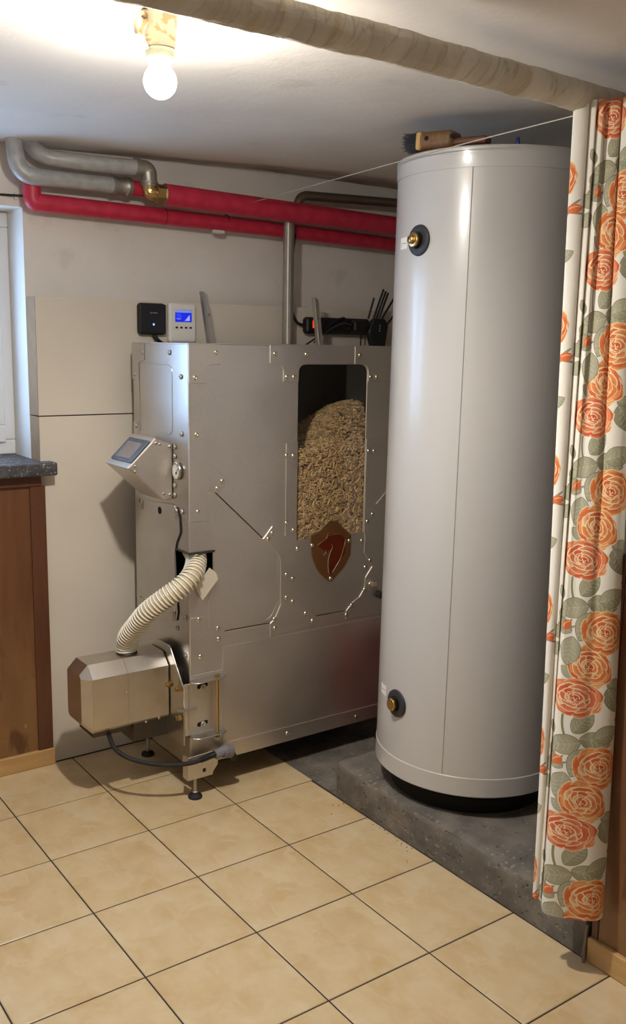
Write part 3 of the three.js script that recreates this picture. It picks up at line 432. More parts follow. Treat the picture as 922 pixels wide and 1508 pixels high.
// control console on the left face, with gauge
{
  const z0 = -0.095, z1 = 0.083, prof = [[0.393, 1.17], [0.495, 1.268], [XL - 0.002, 1.244], [XL - 0.002, 1.054], [0.522, 1.052]];
  const c = part('control_console', extr(poly(prof), z1 - z0, 0.0015).translate(0, 0, z0), M.satin, boiler);
  part('console_side', extr(poly([[0.399, 1.172], [0.496, 1.264], [XL - 0.004, 1.242], [XL - 0.004, 1.057], [0.523, 1.056]]), 0.0015, 0.0005).translate(0, 0, z1), M.steel, c);
  const ang = Math.atan2(0.098, 0.102), L = Math.hypot(0.098, 0.102);
  const onFace = (g) => g.rotateZ(ang).translate(0.393, 1.17, 0);            // local x up the slope, y out of it
  part('screen_bezel', onFace(merge(rbox(0.022, 0.122, 0.0005, 0.007, -0.078, -0.064, 0.002), rbox(0.022, 0.122, 0.0005, 0.007, 0.05, 0.078, 0.002), rbox(0.022, 0.036, 0.0005, 0.007, -0.064, 0.05, 0.002), rbox(0.108, 0.122, 0.0005, 0.007, -0.064, 0.05, 0.002))), std({ color: 0x4c5563, roughness: 0.35, metalness: 0.3 }), c, 'dark blue grey screen surround');
  part('touch_screen', onFace(rbox(0.035, 0.109, 0.0005, 0.0045, -0.065, 0.051, 0.001)), phys({ color: 0x6d6668, roughness: 0.12, clearcoat: 1, clearcoatRoughness: 0.05 }), c, 'glossy grey touch screen');
  part('front_lip', onFace(rbox(0.0, 0.02, 0.0, 0.002, z0, z1, 0.0008)), M.steelBright, c);
  const sg = lathe([[0, 0.0022], [0.0035, 0.002], [0.0055, 0], [0, 0]], 10).rotateX(Math.PI / 2);
  for (const [x, y] of [[0.497, 1.25], [0.512, 1.246], [0.548, 1.236], [0.421, 1.176], [0.421, 1.158], [0.525, 1.075], [0.548, 1.07]]) put('screw', sg, M.bolt, c, V(x, y, z1 + 0.0015));
  const ax = (g, x) => g.rotateZ(Math.PI / 2).translate(x, 1.157, 0.124);
  const gz = part('thermometer_gauge', ax(lathe([[0, 0], [0.031, 0], [0.031, 0.009], [0.0265, 0.0115], [0.026, 0.008], [0, 0.008]], 28), XL - 0.001), M.steelBright, boiler);
  part('gauge_dial', ax(lathe([[0, 0.0082], [0.0258, 0.0082], [0.0258, 0.0088], [0, 0.0088]], 28), XL - 0.001), std({ color: 0xd9d6cf, roughness: 0.4 }), gz);
  part('gauge_needle', merge(box(XL - 0.0112, XL - 0.0104, 1.156, 1.158, 0.122, 0.146).translate(0, 0, 0), lathe([[0, 0], [0.004, 0], [0.004, 0.002], [0, 0.002]], 12).rotateZ(Math.PI / 2).translate(XL - 0.0096, 1.157, 0.124)), M.black, gz).rotation.x = -0.9;
}
// burner, hose, cable
{
  const B = thing('pellet_burner', 'chamfered stainless steel burner box hinged low on the left side of the boiler', 'burner', V(0.37, 0.24, 0.01));
  const X0 = 0.215, X1 = 0.528, Z0 = -0.082, Z1 = 0.1, Y0 = 0.27, Y1 = 0.505, c = 0.042, e = 0.03, pts = [];
  const ring = (x, k) => { for (const [y, z] of [[Y0 + k, Z0 + c], [Y0 + k, Z1 - 0.012 - k], [Y0 + k + 0.012, Z1 - k], [Y1 - c, Z1 - k], [Y1 - k, Z1 - c], [Y1 - k, Z0 + c], [Y1 - c, Z0 + k], [Y0 + c, Z0 + k]]) pts.push(V(x, y, z)); };
  ring(X0, e); ring(X0 + e, 0); ring(X1, 0);
  part('burner_hood', uvBox(new ConvexGeometry(pts)), M.satin, B);
  part('seam', merge(sweep([V(0.375, Y0 + 0.01, Z1 + 0.0002), V(0.375, Y1 - c, Z1 + 0.0002), V(0.375, Y1 + 0.0002, Z1 - c), V(0.375, Y1 + 0.0002, Z0 + c)], 0.0012, 6), sweep([V(X0 + e, Y1 - c, Z1 + 0.0003), V(X1, Y1 - c, Z1 + 0.0003)], 0.0012, 6), sweep([V(X0 + e, Y1 - c, Z1 + 0.0003), V(X0 + e, Y1, Z1 - c)], 0.0014, 6), sweep([V(X0 + e, Y1 - c, Z1 + 0.0002), V(X0 + e, Y0 + 0.01, Z1 + 0.0002)], 0.001, 6)), M.steelBright, B);
  part('burner_tray', merge(box(X0 + 0.04, X1 - 0.01, 0.245, Y0, Z0 + 0.03, Z1 - 0.03), box(0.40, 0.556, 0.20, 0.28, Z0 + 0.03, Z1 - 0.02)), M.steelDark, B);
  part('burner_flange', plateL([[-0.12, 0.20], [0.205, 0.20], [0.205, 0.405], [0.10, 0.535, 0.01], [0.01, 0.535, 0.02], [-0.12, 0.49]], 0.537, 0.005), M.steelBright, B);
  part('flange_gasket', box(0.537, 0.5595, 0.24, 0.46, -0.09, 0.15), M.steelDark, B);
  const sg = lathe([[0, 0.003], [0.004, 0.0025], [0.006, 0], [0, 0]], 12).rotateX(Math.PI / 2);
  put('screw', sg, M.bolt, B, V(0.367, 0.395, Z1));
  for (const [x, y] of [[0.44, 0.273], [0.49, 0.275]]) put('screw', sg, M.bolt, B, V(x, y, Z1 - 0.002));
  const nut = (x, y, z) => part('brass_bolt', merge(sweep([V(x + 0.012, y, z), V(x - 0.004, y, z)], 0.011, 6), sweep([V(x - 0.004, y, z), V(x - 0.012, y, z)], 0.0075, 12)), M.brass, B);
  nut(0.518, 0.406, 0.19); nut(0.505, 0.413, 0.15); nut(0.518, 0.30, 0.19);
  // hose
  const H = spline([V(0.412, 0.503, 0.008), V(0.412, 0.535, 0.01), V(0.407, 0.572, 0.035), V(0.415, 0.628, 0.09), V(0.428, 0.683, 0.145), V(0.466, 0.734, 0.192), V(0.512, 0.775, 0.222), V(0.553, 0.806, 0.222), V(0.59, 0.834, 0.188), V(0.613, 0.858, 0.15), V(0.62, 0.874, 0.11)], 400);
  const t = thing('flexible_hose', 'cream ribbed flexible hose curving from the burner up into the boiler', 'hose', V(0.412, 0.503, 0.008));
  const pitch = 0.0132;
  part('hose_wall', sweep(H, (l) => 0.0322 + 0.0016 * Math.cos(l / pitch * Math.PI * 2), 28), phys({ color: new THREE.Color().setRGB(0.6, 0.5, 0.34), roughness: 0.4, transmission: 0.15, thickness: 0 }), t);
  const hp = []; { let len = 0, N = V(0, 0, 1), ph = 0; const C = new THREE.CatmullRomCurve3(H), tot = C.getLength(), S = 1100; for (let i = 0; i <= S; i++) { const u = i / S, P = C.getPointAt(u), Tn = C.getTangentAt(u); N = N.sub(Tn.clone().multiplyScalar(N.dot(Tn))).normalize(); const Bn = Tn.clone().cross(N), a = u * tot / pitch * Math.PI * 2; hp.push(P.addScaledVector(N, Math.cos(a) * 0.0345).addScaledVector(Bn, Math.sin(a) * 0.0345)); N = N.clone(); } }
  part('spiral_rib', new THREE.TubeGeometry(new THREE.CatmullRomCurve3(hp), 2000, 0.0028, 7), std({ color: new THREE.Color().setRGB(0.82, 0.77, 0.64), roughness: 0.35 }), t, 'pale stiff spiral rib');
  part('hose_cuff', lathe([[0.0, 0], [0.037, 0], [0.037, 0.006], [0.034, 0.008], [0, 0.008]], 28).translate(0.412, 0.5045, 0.008), M.steelDark, t);
  // cable
  const k = thing('burner_cable', 'black cable sagging from a grey plug on the boiler to the burner', 'cable', V(0.45, 0.12, 0.22));
  part('cable_run', sweep(spline([V(0.63, 0.158, 0.245), V(0.59, 0.152, 0.245), V(0.54, 0.147, 0.24), V(0.47, 0.15, 0.22), V(0.40, 0.16, 0.18), V(0.345, 0.178, 0.13), V(0.32, 0.205, 0.09), V(0.31, 0.25, 0.07)], 60), 0.0078, 12), M.rubber, k);
  part('strain_relief', sweep([V(0.637, 0.1585, 0.246), V(0.62, 0.157, 0.245), V(0.59, 0.152, 0.245), V(0.575, 0.1505, 0.245)], (l) => 0.0115 - l * 0.03, 12), M.black, k);
  part('cable_gland', sweep([V(0.632, 0.157, 0.246), V(0.665, 0.163, 0.246), V(0.668, 0.163, 0.246), V(0.70, 0.152, 0.242)], (l) => (l < 0.034 ? 0.018 : 0.023), 18), std({ color: 0x77757a, roughness: 0.5 }), k);
  part('plug', sweep([V(0.70, 0.152, 0.242), V(0.71, 0.13, 0.238), V(0.712, 0.118, 0.236)], 0.014, 14), M.black, k);
}
// two hinge strips standing behind the boiler
for (const [x, l] of [[0.80, 'upright thin steel strip leaning beside the white thermostat'], [1.306, 'upright thin steel strip standing in front of the black power strip']]) {
  const t = thing('steel_strip', l, 'strip', V(x, YT + 0.003, -0.16));
  const dx = x < 1 ? 0.036 : 0.032;
  part('strip_web', extr(poly([[x + dx, 1.586], [x + dx + 0.03, 1.586], [x + 0.034, 1.765, 0.008], [x + 0.008, 1.772]]), 0.003, 0.0006, 4).translate(0, 0, -0.16), M.steel, t);
  part('strip_flange', extr(poly([[x + dx - 0.006, 1.586], [x + dx + 0.001, 1.586], [x + 0.009, 1.772], [x, 1.772]]), 0.022, 0.0006, 4).translate(0, 0, -0.16), M.steelBright, t);
  put('rivet', lathe([[0, 0.002], [0.003, 0.0018], [0.005, 0], [0, 0]], 10).rotateX(Math.PI / 2), M.bolt, t, V(x + dx * 0.55 + 0.018, 1.69, -0.157));
}
// wall thermostats
{
  const zf = -0.335;
  const a = thing('control_hub', 'small black square radio box with a blue light on the wall', 'wall box', V(0.682, 1.67, zf));
  part('housing', rbox(0.627, 0.741, 1.613, 1.73, zf, zf + 0.032, 0.014, 4), M.black, a);
  part('front_plate', rbox(0.632, 0.736, 1.618, 1.725, zf + 0.031, zf + 0.0335, 0.0012), std({ color: 0x17181d, roughness: 0.3, map: canvasTex(256, 256, (c, w, h) => { c.fillStyle = '#f4f4f6'; c.fillRect(0, 0, w, h); }) }), a);
  part('logo_mark', merge(rbox(0.671, 0.675, 1.691, 1.697, zf + 0.0334, zf + 0.0342, 0.0003, 1), rbox(0.679, 0.7, 1.6925, 1.6955, zf + 0.0334, zf + 0.0342, 0.0003, 1)), std({ color: 0x8a8d94, roughness: 0.4 }), a);
  part('status_light', rbox(0.681, 0.688, 1.648, 1.655, zf + 0.0333, zf + 0.0345, 0.0005, 1), std({ color: 0x4466ff, emissive: 0x7fa4ff, emissiveIntensity: 2 }), a);
  const cb = (o) => part('cable', sweep(spline([V(0.686 + o, 1.618, zf + 0.016), V(0.698 + o, 1.598, zf + 0.018), V(0.72 + o, 1.582, zf + 0.02), V(0.74 + o, 1.572, zf + 0.022)], 16), 0.0038, 8), M.black, a);
  cb(0); cb(0.012);
  const b = thing('room_thermostat', 'white thermostat with a blue lit screen and four black buttons', 'thermostat', V(0.81, 1.67, zf));
  part('housing', rbox(0.752, 0.872, 1.584, 1.734, zf, zf + 0.026, 0.012, 4), M.whiteMatte, b);
  M.lcd = std({ color: 0x101040, roughness: 0.3, emissive: 0xffffff, emissiveIntensity: 0.9, emissiveMap: canvasTex(256, 160, (c, w, h) => { c.fillStyle = '#1426e8'; c.fillRect(0, 0, w, h); c.fillStyle = '#7d93d8'; c.fillRect(0, 0, w, 34); c.fillStyle = '#a8b6f6'; for (let i = 0; i < 7; i++) c.fillRect(150 + i * 11, 138 - i * 12, 11, 12 + i * 12 - 8); c.globalAlpha = 0.5; c.fillRect(20, 52, 60, 8); c.fillRect(20, 76, 90, 8); c.fillRect(20, 104, 70, 26); c.fillRect(140, 140, 80, 8); }) });
  part('lit_screen', new THREE.PlaneGeometry(0.07, 0.044).translate(0.813, 1.686, zf + 0.0272), M.lcd, b);
  part('screen_frame', rbox(0.776, 0.85, 1.662, 1.71, zf + 0.025, zf + 0.0268, 0.0008), std({ color: 0xb9bcc4, roughness: 0.4 }), b);
  for (let i = 0; i < 4; i++) part('button', rbox(0.779 + i * 0.02, 0.789 + i * 0.02, 1.639, 1.646, zf + 0.0255, zf + 0.0285, 0.001, 1), M.black, b);
}
// power strip, wireless box with aerials, cables
{
  const zf = -0.335;
  const p = thing('power_strip', 'black power strip with an orange lit switch on the wall', 'power strip', V(1.56, 1.66, zf));
  part('strip_body', rbox(1.378, 1.72, 1.63, 1.7, zf + 0.004, zf + 0.045, 0.016, 4), M.black, p);
  part('lit_switch', rbox(1.408, 1.442, 1.655, 1.687, zf + 0.042, zf + 0.05, 0.003), std({ color: 0xd04510, emissive: 0xff4a08, emissiveIntensity: 0.9, roughness: 0.35 }), p);
  part('switch_mark', rbox(1.424, 1.427, 1.663, 1.68, zf + 0.0495, zf + 0.0506, 0.0004, 1), std({ color: 0xffd9a0, emissive: 0xffb060, emissiveIntensity: 0.9 }), p);
  for (let i = 0; i < 3; i++) part('socket', lathe([[0, 0.001], [0.017, 0.001], [0.019, 0.0035], [0.021, 0.0035], [0.021, 0], [0, 0]], 24).rotateX(Math.PI / 2).translate(1.52 + i * 0.065, 1.665, zf + 0.0445), M.rubber, p);
  part('cable', sweep(spline([V(1.312, 2.03, -0.29), V(1.312, 1.9, -0.312), V(1.313, 1.78, -0.318), V(1.325, 1.71, -0.318), V(1.35, 1.675, -0.318), V(1.38, 1.664, -0.315)], 40), 0.0062, 8), M.black, p);
  part('cable', sweep(spline([V(1.36, 1.585, -0.27), V(1.42, 1.62, -0.27), V(1.5, 1.68, -0.27), V(1.56, 1.7, -0.272), V(1.57, 1.685, -0.275), V(1.53, 1.672, -0.28)], 30), 0.0035, 8), M.black, p);
  part('cable', sweep(spline([V(1.40, 1.595, -0.27), V(1.47, 1.645, -0.268), V(1.55, 1.675, -0.27), V(1.62, 1.67, -0.275), V(1.68, 1.655, -0.28)], 30), 0.003, 8), std({ color: 0x3b3b40, roughness: 0.5 }), p);
  part('plug', rbox(1.60, 1.68, 1.64, 1.69, zf + 0.045, zf + 0.085, 0.012, 3), M.black, p);
  const a = thing('wireless_router', 'black wireless box with six thin upright aerials above the boiler', 'router', V(1.72, 1.65, -0.27));
  const body = part('router_body', extr(poly([[-0.035, -0.065, 0.012], [0.032, -0.078, 0.012], [0.05, 0.03, 0.012], [0.03, 0.056, 0.012], [-0.03, 0.056, 0.012], [-0.06, 0.0, 0.012]]), 0.03, 0.004).translate(1.725, 1.645, -0.265), M.black, a);
  for (let i = 0; i < 3; i++) part('indicator', rbox(1.722 + i * 0.001, 1.726 + i * 0.001, 1.648 + i * 0.011, 1.652 + i * 0.011, -0.2355, -0.2345, 0.0004, 1), std({ color: 0x99a0a8, emissive: 0x8890a0, emissiveIntensity: 0.6 }), a);
  for (const [x0, y0, x1, y1] of [[1.672, 1.70, 1.70, 1.788], [1.70, 1.70, 1.752, 1.826], [1.715, 1.70, 1.765, 1.818], [1.73, 1.70, 1.778, 1.812], [1.745, 1.70, 1.812, 1.79], [1.765, 1.665, 1.828, 1.735]])
    part('aerial', sweep([V(x0, y0, -0.25), V(lerp(x0, x1, 0.25), lerp(y0, y1, 0.25), -0.25), V(x1, y1, -0.25)], (l, L) => 0.0046, 10), M.black, a);
  part('cable', sweep([V(1.655, 1.64, -0.275), V(1.655, 1.56, -0.28)], 0.003, 8), M.black, a);
}

// ───────────────────────── the tank ─────────────────────────
{
  const cx = 1.30, cz = 0.82, R = 0.315, y0 = 0.205, y1 = 2.143;
  const t = thing('water_tank', 'tall white cylindrical hot water tank standing on the concrete plinth', 'tank', V(cx, 0.125, cz));
  part('tank_jacket', lathe([[0, y0 + 0.07], [R, y0 + 0.07], [R, y1 - 0.06], [0, y1 - 0.06]].map((p) => p), 128).translate(cx, 0, cz), M.white, t).geometry = toCreasedNormals(lathe([[0, y0 + 0.065], [R, y0 + 0.065], [R, y1 - 0.055], [0, y1 - 0.055]], 128), 0.5).translate(0, -(y0 + y1 + 0.01) / 2, 0);
  const ring = (n, prof) => part(n, toCreasedNormals(lathe(prof, 128), 0.5).translate(cx, 0, cz), M.white, t);
  ring('top_cap', [[0, y1 - 0.058], [R + 0.0028, y1 - 0.058], [R + 0.003, y1 - 0.02], [R + 0.0036, y1 - 0.018], [R + 0.0036, y1 - 0.004], [R, y1], [0, y1]]);
  ring('bottom_trim', [[0, y0], [R - 0.002, y0], [R + 0.0022, y0 + 0.004], [R + 0.0022, y0 + 0.062], [R - 0.001, y0 + 0.066], [0, y0 + 0.066]]);
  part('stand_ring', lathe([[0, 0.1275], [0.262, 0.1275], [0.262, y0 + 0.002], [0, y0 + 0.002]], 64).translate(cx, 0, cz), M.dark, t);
  const at = (deg, r = R) => V(cx + r * Math.cos(deg * Math.PI / 180), 0, cz + r * Math.sin(deg * Math.PI / 180));
  { const a = 150 * Math.PI / 180, s = at(150, R + 0.0005); part('jacket_seam', box(s.x - 0.001, s.x + 0.001, y0 + 0.066, y1 - 0.058, s.z - 0.001, s.z + 0.001), std({ color: 0xa3a09a, roughness: 0.5 }), t); }
  const port = (y, deg, brassBig) => {
    const f = (g) => g.rotateX(Math.PI / 2).rotateY(-(deg - 90) * Math.PI / 180).translate(...at(deg, R - 0.006).setY(y).toArray());
    const fl = part('pipe_port', f(lathe([[0, 0], [0.044, 0], [0.0455, 0.006], [0.044, 0.011], [0.03, 0.0125], [0, 0.0125]], 36)), M.portRubber, t);
    part('port_gap', f(lathe([[0, 0.012], [0.025, 0.012], [0.025, 0.0133], [0, 0.0133]], 24)), M.dark, fl);
    part('brass_plug', f(merge(lathe([[0, 0.0125], [0.0205, 0.0125], [0.0215, 0.03], [0.019, 0.033], [0, 0.033]], brassBig ? 8 : 28), lathe([[0, 0.033], [0.0125, 0.033], [0.0125, brassBig ? 0.036 : 0.043], [0, brassBig ? 0.036 : 0.043]], 6))), M.brass, fl);
  };
  port(1.894, -178.5, false); port(0.452, -176, true);
  M.sticker = std({ color: 0xffffff, roughness: 0.5, map: canvasTex(128, 96, (c, w, h) => { c.fillStyle = '#e9e7e1'; c.fillRect(0, 0, w, h); c.strokeStyle = '#8f9094'; c.lineWidth = 4; c.beginPath(); c.arc(24, 52, 12, 0.6, 5.6); c.stroke(); c.fillStyle = '#8f9094'; c.fillRect(40, 46, 74, 7); c.fillRect(18, 72, 12, 6); }) });
  for (const [y, deg] of [[1.892, -163], [0.468, -159]]) { const g = new THREE.CylinderGeometry(R + 0.0008, R + 0.0008, 0.034, 10, 1, true, 0, 0.155).translate(cx, y, cz); const th = (deg) * Math.PI / 180; g.translate(-cx, 0, -cz).rotateY(Math.PI / 2 - th - 0.0775).translate(cx, 0, cz); part('sticker', g, M.sticker, t, 'small pale paper sticker'); }
  t.rotation.set(0.003, 0, -0.0075);
  // things lying on the tank
  const br = thing('hand_brush', 'wooden hand brush with dark bristles lying on top of the white tank', 'brush', V(1.06, y1 + 0.005, 0.86));
  const dir = V(0.28, -0.03, 0.95).normalize(), put3 = (g) => g.applyQuaternion(new THREE.Quaternion().setFromUnitVectors(V(1, 0, 0), dir)).translate(1.045, y1 + 0.033, 0.84);
  part('brush_block', put3(uvBox(new RoundedBoxGeometry(0.118, 0.05, 0.07, 3, 0.018))), M.blockWood, br);
  part('brush_edge', put3(uvBox(new RoundedBoxGeometry(0.02, 0.052, 0.072, 3, 0.009).translate(-0.054, 0, 0))), M.paleWood, br);
  part('brush_handle', put3(uvBox(new RoundedBoxGeometry(0.12, 0.022, 0.04, 3, 0.009).translate(0.1, -0.008, 0))), M.railWood, br);
  const hairs = []; for (let i = 0; i < 420; i++) { const y = rr(-0.018, 0.018), z = rr(-0.03, 0.03), l = rr(0.05, 0.066), g = new THREE.CylinderGeometry(0.0004, 0.0007, l, 3, 1, true).rotateZ(Math.PI / 2).rotateY(rr(-0.2, 0.2)).rotateZ(rr(-0.3, 0.3)).translate(-0.052 - l / 2, y * 1.25, z); hairs.push(g); }
  tag(part('bristles', put3(merge(hairs)), std({ color: 0x3a3a40, roughness: 0.6 }), br), null, null, null, 'stuff');
  for (const dx of [-0.025, 0.06]) part('hole', put3(new THREE.CylinderGeometry(0.007, 0.007, 0.004, 12).rotateX(Math.PI / 2).translate(dx, 0.004, 0.0345)), M.dark, br);
  const v = thing('blue_handle', 'small blue lever handle on top of the tank near the curtain', 'handle', V(1.15, y1, 1.045));
  part('handle_loop', new THREE.TorusGeometry(0.012, 0.0042, 10, 24).rotateY(0.9).translate(1.15, y1 + 0.012, 1.045), std({ color: 0x12306e, roughness: 0.4 }), v);
  part('handle_stem', cylAlong(V(1.165, y1, 1.03), V(1.165, y1 + 0.012, 1.03), 0.005, 10), M.brass, v);
}
// red vessel between boiler and tank
{
  const r = thing('red_casing', 'red painted metal casing half hidden between the boiler and the tank', 'casing', V(1.5, 0, 0.32));
  part('casing_body', extr(poly([[0, 0.05, 0.02], [0.018, 0.03], [0.3, 0.03], [0.3, 0.458, 0.02], [0, 0.458, 0.02]]), 0.05, 0.006).translate(1.345, 0, 0.33), M.redPaint, r);
  part('casing_leg', box(1.42, 1.44, 0, 0.035, 0.345, 0.365), M.dark, r); part('casing_leg', box(1.6, 1.62, 0, 0.035, 0.345, 0.365), M.dark, r);
}

// ───────────────────────── curtain ─────────────────────────
{
  const PX = 2048 / 0.72;                                                     // canvas pixels per metre
  const draw = (c, W) => {
    c.fillStyle = '#f4efe4'; c.fillRect(0, 0, W, W);
    const wrap = (x, y, r, f) => { for (const dx of [-W, 0, W]) for (const dy of [-W, 0, W]) { if (x + dx + r < 0 || x + dx - r > W || y + dy + r < 0 || y + dy - r > W) continue; c.save(); c.translate(x + dx, y + dy); f(); c.restore(); } };
    const hash = (i, s) => { const v = Math.sin(i * 127.1 + s * 311.7) * 43758.5453; return v - Math.floor(v); };
    const leaf = (x, y, l, a, s) => wrap(x, y, l * 1.2, () => {
      c.rotate(a); const w = l * 0.62; const sh = () => { c.beginPath(); c.moveTo(0, 0); c.bezierCurveTo(l * 0.2, -w * 0.75, l * 0.7, -w * 0.7, l, 0); c.bezierCurveTo(l * 0.72, w * 0.6, l * 0.2, w * 0.75, 0, 0); };
      c.fillStyle = ['#a09e82', '#a9a68c', '#96937a', '#b0ad95'][Math.floor(hash(s, 1) * 4)]; sh(); c.fill();
      c.fillStyle = ['#b4b198', '#98957c'][s % 2]; c.globalAlpha = 0.6; c.beginPath(); c.moveTo(0, 0); c.bezierCurveTo(l * 0.2, -w * 0.75, l * 0.7, -w * 0.7, l, 0); c.closePath(); c.fill(); c.globalAlpha = 1;
      c.strokeStyle = '#7b7961'; c.lineWidth = l * 0.018; sh(); c.stroke(); c.strokeStyle = '#c9c6ae'; c.beginPath(); c.moveTo(0, 0); c.lineTo(l * 0.96, 0); for (let k = 1; k < 6; k++) { const p = l * k / 6.5; c.moveTo(p, 0); c.lineTo(p + l * 0.12, -w * 0.36 * Math.sin(k / 6.5 * 3.1)); c.moveTo(p, 0); c.lineTo(p + l * 0.12, w * 0.36 * Math.sin(k / 6.5 * 3.1)); } c.stroke();
    });
    const stem = (x0, y0, x1, y1, x2, y2, w) => wrap(x0, y0, 400, () => { c.strokeStyle = '#8a8f6c'; c.lineWidth = w; c.beginPath(); c.moveTo(0, 0); c.quadraticCurveTo(x1 - x0, y1 - y0, x2 - x0, y2 - y0); c.stroke(); });
    const rose = (x, y, r, rot, kind, sq = 0.86) => wrap(x, y, r * 1.3, () => {
      c.rotate(rot); c.scale(1, sq);
      const deep = kind === 1 ? '#e68a48' : '#e27c50', mid = kind === 1 ? '#efaa68' : '#ec9c6e', pale = '#f6dfb6', red = kind === 1 ? '#dd6a32' : '#da5f3c';
      const petal = (a, d, pr, f, s, squash = 0.72) => { c.save(); c.rotate(a); c.translate(d, 0); c.beginPath(); const n = 18; for (let i = 0; i <= n; i++) { const t = i / n * Math.PI * 2, w = 1 + 0.09 * Math.sin(t * 3 + s * 2.1) + 0.05 * Math.sin(t * 7 + s); const px = Math.cos(t) * pr * squash * w, py = Math.sin(t) * pr * w; i ? c.lineTo(px, py) : c.moveTo(px, py); } c.closePath(); const gr = c.createRadialGradient(-pr * 0.5, 0, pr * 0.1, 0, 0, pr * 1.05); gr.addColorStop(0, '#cf4a26'); gr.addColorStop(0.4, red); gr.addColorStop(0.85, s % 5 ? f : mid); gr.addColorStop(1, s % 5 ? mid : pale); c.fillStyle = gr; c.fill(); c.strokeStyle = pale; c.lineWidth = r * (0.02 + 0.03 * hash(s, 3)); c.stroke(); c.restore(); };
      for (let i = 0; i < 7; i++) petal(i / 7 * 6.283 + 0.3, r * 0.58, r * 0.5, [deep, mid, red, deep, mid, deep, red][i], i);
      for (let i = 0; i < 7; i++) { c.save(); c.rotate(i / 7 * 6.283 + 0.3 + hash(i, 4) * 0.3); c.translate(r * 0.72, 0); c.fillStyle = i % 2 ? red : mid; c.globalAlpha = 0.8; c.beginPath(); c.ellipse(0, 0, r * 0.12, r * 0.3, 0.2, 0, 6.3); c.fill(); c.globalAlpha = 1; c.restore(); }
      for (let i = 0; i < 6; i++) petal(i / 6 * 6.283 + 0.9, r * 0.4, r * 0.42, [mid, deep, pale, red, mid, deep][i], i + 9);
      for (let i = 0; i < 6; i++) petal(i / 6 * 6.283 + 0.2, r * 0.26, r * 0.33, [deep, pale, mid, deep, red, mid][i], i + 19);
      for (let i = 0; i < 5; i++) petal(i / 5 * 6.283 + 0.6, r * 0.14, r * 0.24, [red, mid, pale, deep, mid][i], i + 29);
      c.lineWidth = r * 0.04; c.lineCap = 'round';
      for (let k = 0; k < 5; k++) { c.strokeStyle = k % 2 ? red : pale; c.beginPath(); const r0 = r * (0.06 + k * 0.045); c.arc(r * 0.02, -r * 0.02, r0, k * 1.9, k * 1.9 + 2.6); c.stroke(); }
      for (let k = 0; k < 7; k++) { c.strokeStyle = k % 3 ? pale : red; c.lineWidth = r * 0.024; const a = hash(k, 7) * 6.28, r0 = r * (0.45 + 0.5 * hash(k, 8)); c.beginPath(); c.arc(0, 0, r0, a, a + 0.35 + 0.5 * hash(k, 9)); c.stroke(); }
    });
    const bud = (x, y, l, a) => wrap(x, y, l * 1.6, () => { c.rotate(a); c.fillStyle = '#9a987c'; for (const s of [-0.5, 0, 0.5]) { c.save(); c.rotate(s); c.beginPath(); c.ellipse(l * 0.55, 0, l * 0.7, l * 0.1, 0, 0, 6.3); c.fill(); c.restore(); } c.fillStyle = '#e27442'; c.beginPath(); c.moveTo(l * 0.1, 0); c.bezierCurveTo(l * 0.2, -l * 0.5, l * 0.9, -l * 0.5, l * 1.05, 0); c.bezierCurveTo(l * 0.9, l * 0.45, l * 0.2, l * 0.45, l * 0.1, 0); c.fill(); c.strokeStyle = '#f3cf9c'; c.lineWidth = l * 0.06; c.beginPath(); c.moveTo(l * 0.3, -l * 0.1); c.quadraticCurveTo(l * 0.7, -l * 0.25, l, 0); c.stroke(); });
    const motif = (x, y, k) => {                                               // one spray of three roses, 0.36 m tall
      stem(x + 190, y + 330, x + 150, y + 520, x + 250, y + 640, 14); stem(x + 420, y + 210, x + 330, y + 280, x + 260, y + 360, 10);
      for (const [dx, dy, l, a] of [[300, 560, 210, 0.2], [310, 590, 230, 2.9], [250, 520, 200, -0.9], [330, 640, 230, 1.9], [380, 560, 210, -0.35], [150, 640, 130, 2.4], [120, 560, 120, -2.2], [90, 620, 110, 1.7], [170, 720, 150, 2.7], [450, 130, 170, 0.35], [460, 170, 210, 1.1], [330, 150, 140, 2.2], [250, 110, 130, -2.5], [640, 700, 130, 0.6], [600, 940, 150, 1.2], [90, 860, 130, -2.3], [120, 910, 150, 2.7], [210, 830, 220, 1.7], [200, 800, 160, -2.6]]) leaf(x + dx, y + dy, l, a, Math.round(dx + dy));
      bud(x + 560, y + 420, 100, 0.05 + k * 0.1); bud(x + 130, y + 790, 90, -0.9);
      rose(x + 430, y + 780, 180, 0.3, 1, 0.95); rose(x + 335, y + 20, 182, 0.9, 1, 0.84); rose(x + 250, y + 260, 200, 0.15, 0, 0.76);
    };
    motif(0, 0, 0); motif(0, 1024, 0); motif(830, 470, 1); motif(830, 1494, 1);
    rose(1560, 330, 190, 0.5, 0, 0.8); rose(1560, 1354, 190, 0.5, 0, 0.8); rose(1850, 640, 165, 1.2, 1, 0.9); rose(1850, 1664, 165, 1.2, 1, 0.9);
    for (const yo of [0, 1024]) { for (const [x, y, l, a] of [[1640, 120, 170, 0.4], [1560, 150, 160, 2.5], [1700, 500, 190, 0.9], [1800, 860, 160, 0.2], [1650, 880, 180, 2.3], [1880, 200, 130, -0.6]]) leaf(x, y + yo, l, a, Math.round(x + y)); bud(1930, 880 + yo, 90, -0.3); }
  };
  const cmap = canvasTex(2048, 2048, (c, W) => draw(c, W));
  M.cloth = phys({ map: cmap, roughness: 0.85, transmission: 0.12, thickness: 0, sheen: 0.2, sheenRoughness: 0.6, side: THREE.DoubleSide });
  const O = V(0.92, 0, 1.43), O2 = V(0.836, 0, 1.50), Rt = V(0.62, 0, 0.783), Tn = V(-0.783, 0, 0.62);
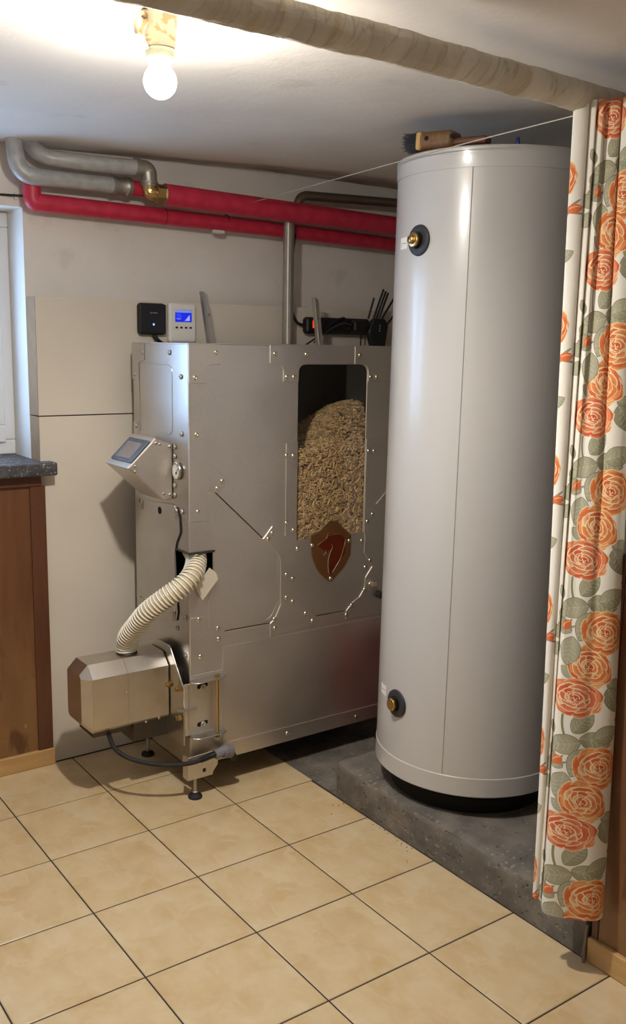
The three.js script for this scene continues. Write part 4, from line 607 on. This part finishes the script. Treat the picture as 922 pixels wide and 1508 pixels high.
  // plan of the folds [along, towards the viewer] at the top and at the hem
  const top = [[0.03, -0.03], [0.004, -0.016], [0.0, 0.0], [0.018, 0.008], [0.034, 0.004], [0.036, -0.008], [0.038, -0.002], [0.051, 0.006], [0.053, -0.006], [0.056, 0.0], [0.068, 0.008], [0.072, 0.0], [0.075, -0.004], [0.09, 0.008], [0.105, 0.01], [0.109, 0.0], [0.110, 0.012], [0.125, 0.026], [0.15, 0.026], [0.165, 0.006], [0.168, -0.02]];
  const bot = [[0.045, -0.05], [0.024, -0.03], [0.020, -0.014], [0.028, -0.006], [0.036, -0.01], [0.034, -0.02], [0.035, -0.014], [0.042, -0.004], [0.042, -0.012], [0.045, -0.004], [0.05, 0.008], [0.058, 0.016], [0.075, 0.022], [0.097, 0.024], [0.12, 0.022], [0.14, 0.02], [0.162, 0.016], [0.182, 0.008], [0.196, -0.002], [0.204, -0.016], [0.206, -0.034]];
  const cA = new THREE.CatmullRomCurve3(top.map(([s, d]) => V(s, d, 0)), false, 'centripetal'), cB = new THREE.CatmullRomCurve3(bot.map(([s, d]) => V(s, d, 0)), false, 'centripetal');
  const nu = 240, nv = 140, pos = [], uv = [], idx = [], arc = [0]; let L = 0, pv = null;
  for (let i = 0; i <= nu; i++) { const a = cA.getPoint(i / nu), b = cB.getPoint(i / nu), m = a.clone().lerp(b, 0.6); if (pv) L += m.distanceTo(pv) * 1.0; arc[i] = L; pv = m; }
  for (let j = 0; j <= nv; j++) for (let i = 0; i <= nu; i++) {
    const u = i / nu, v = j / nv, a = cA.getPoint(u), b = cB.getPoint(u), hem = lerp(0.185, 0.162, smooth(0.3, 0.5, u)), y = lerp(2.16, hem, v), k = smooth(0, 1, v * 0.9 + 0.05), s = lerp(a.x, b.x, k), d = lerp(a.y, b.y, k) + 0.0025 * Math.sin(y * 9 + u * 14) * v;
    const P = O.clone().lerp(O2, v).addScaledVector(Rt, s * lerp(1, 0.955, v)).addScaledVector(Tn, d); pos.push(P.x, y, P.z); uv.push((arc[i] - arc[118] + 0.05) / 0.72, (y - 0.162 + 0.026) / 0.69);
  }
  for (let j = 0; j < nv; j++) for (let i = 0; i < nu; i++) { const a = j * (nu + 1) + i, b = a + nu + 1; idx.push(a, b, a + 1, b, b + 1, a + 1); }
  const g = new THREE.BufferGeometry(); g.setAttribute('position', new THREE.Float32BufferAttribute(pos, 3)); g.setAttribute('uv', new THREE.Float32BufferAttribute(uv, 2)); g.setIndex(idx); g.computeVertexNormals();
  const t = thing('rose_curtain', 'long cream curtain printed with orange roses and green leaves, drawn aside', 'curtain', V(0.96, 0.088, 1.5));
  part('curtain_cloth', g, M.cloth, t);
  // wire it hangs from
  tag(part('curtain_wire', sweep(spline([V(1.062, 2.118, -0.198), V(1.0, 2.128, 0.6), V(0.96, 2.131, 1.05), V(0.935, 2.131, 1.40), V(0.932, 2.131, 1.445)], 60), 0.0016, 6), std({ color: 0xb9b2a6, roughness: 0.5, metalness: 0.3 }), scene), 'thin pale wire stretched from the red pipe past the tank to the curtain', 'wire');
  tag(part('bent_rod', sweep(spline([V(0.975, 0.0, 1.592), V(0.978, 0.03, 1.588), V(0.988, 0.06, 1.584), V(0.99, 0.10, 1.584)], 16), 0.0048, 8), M.oldSteel, scene), 'short bent metal rod beside the end of the right baseboard', 'rod');
}
renderer.render(scene, camera);
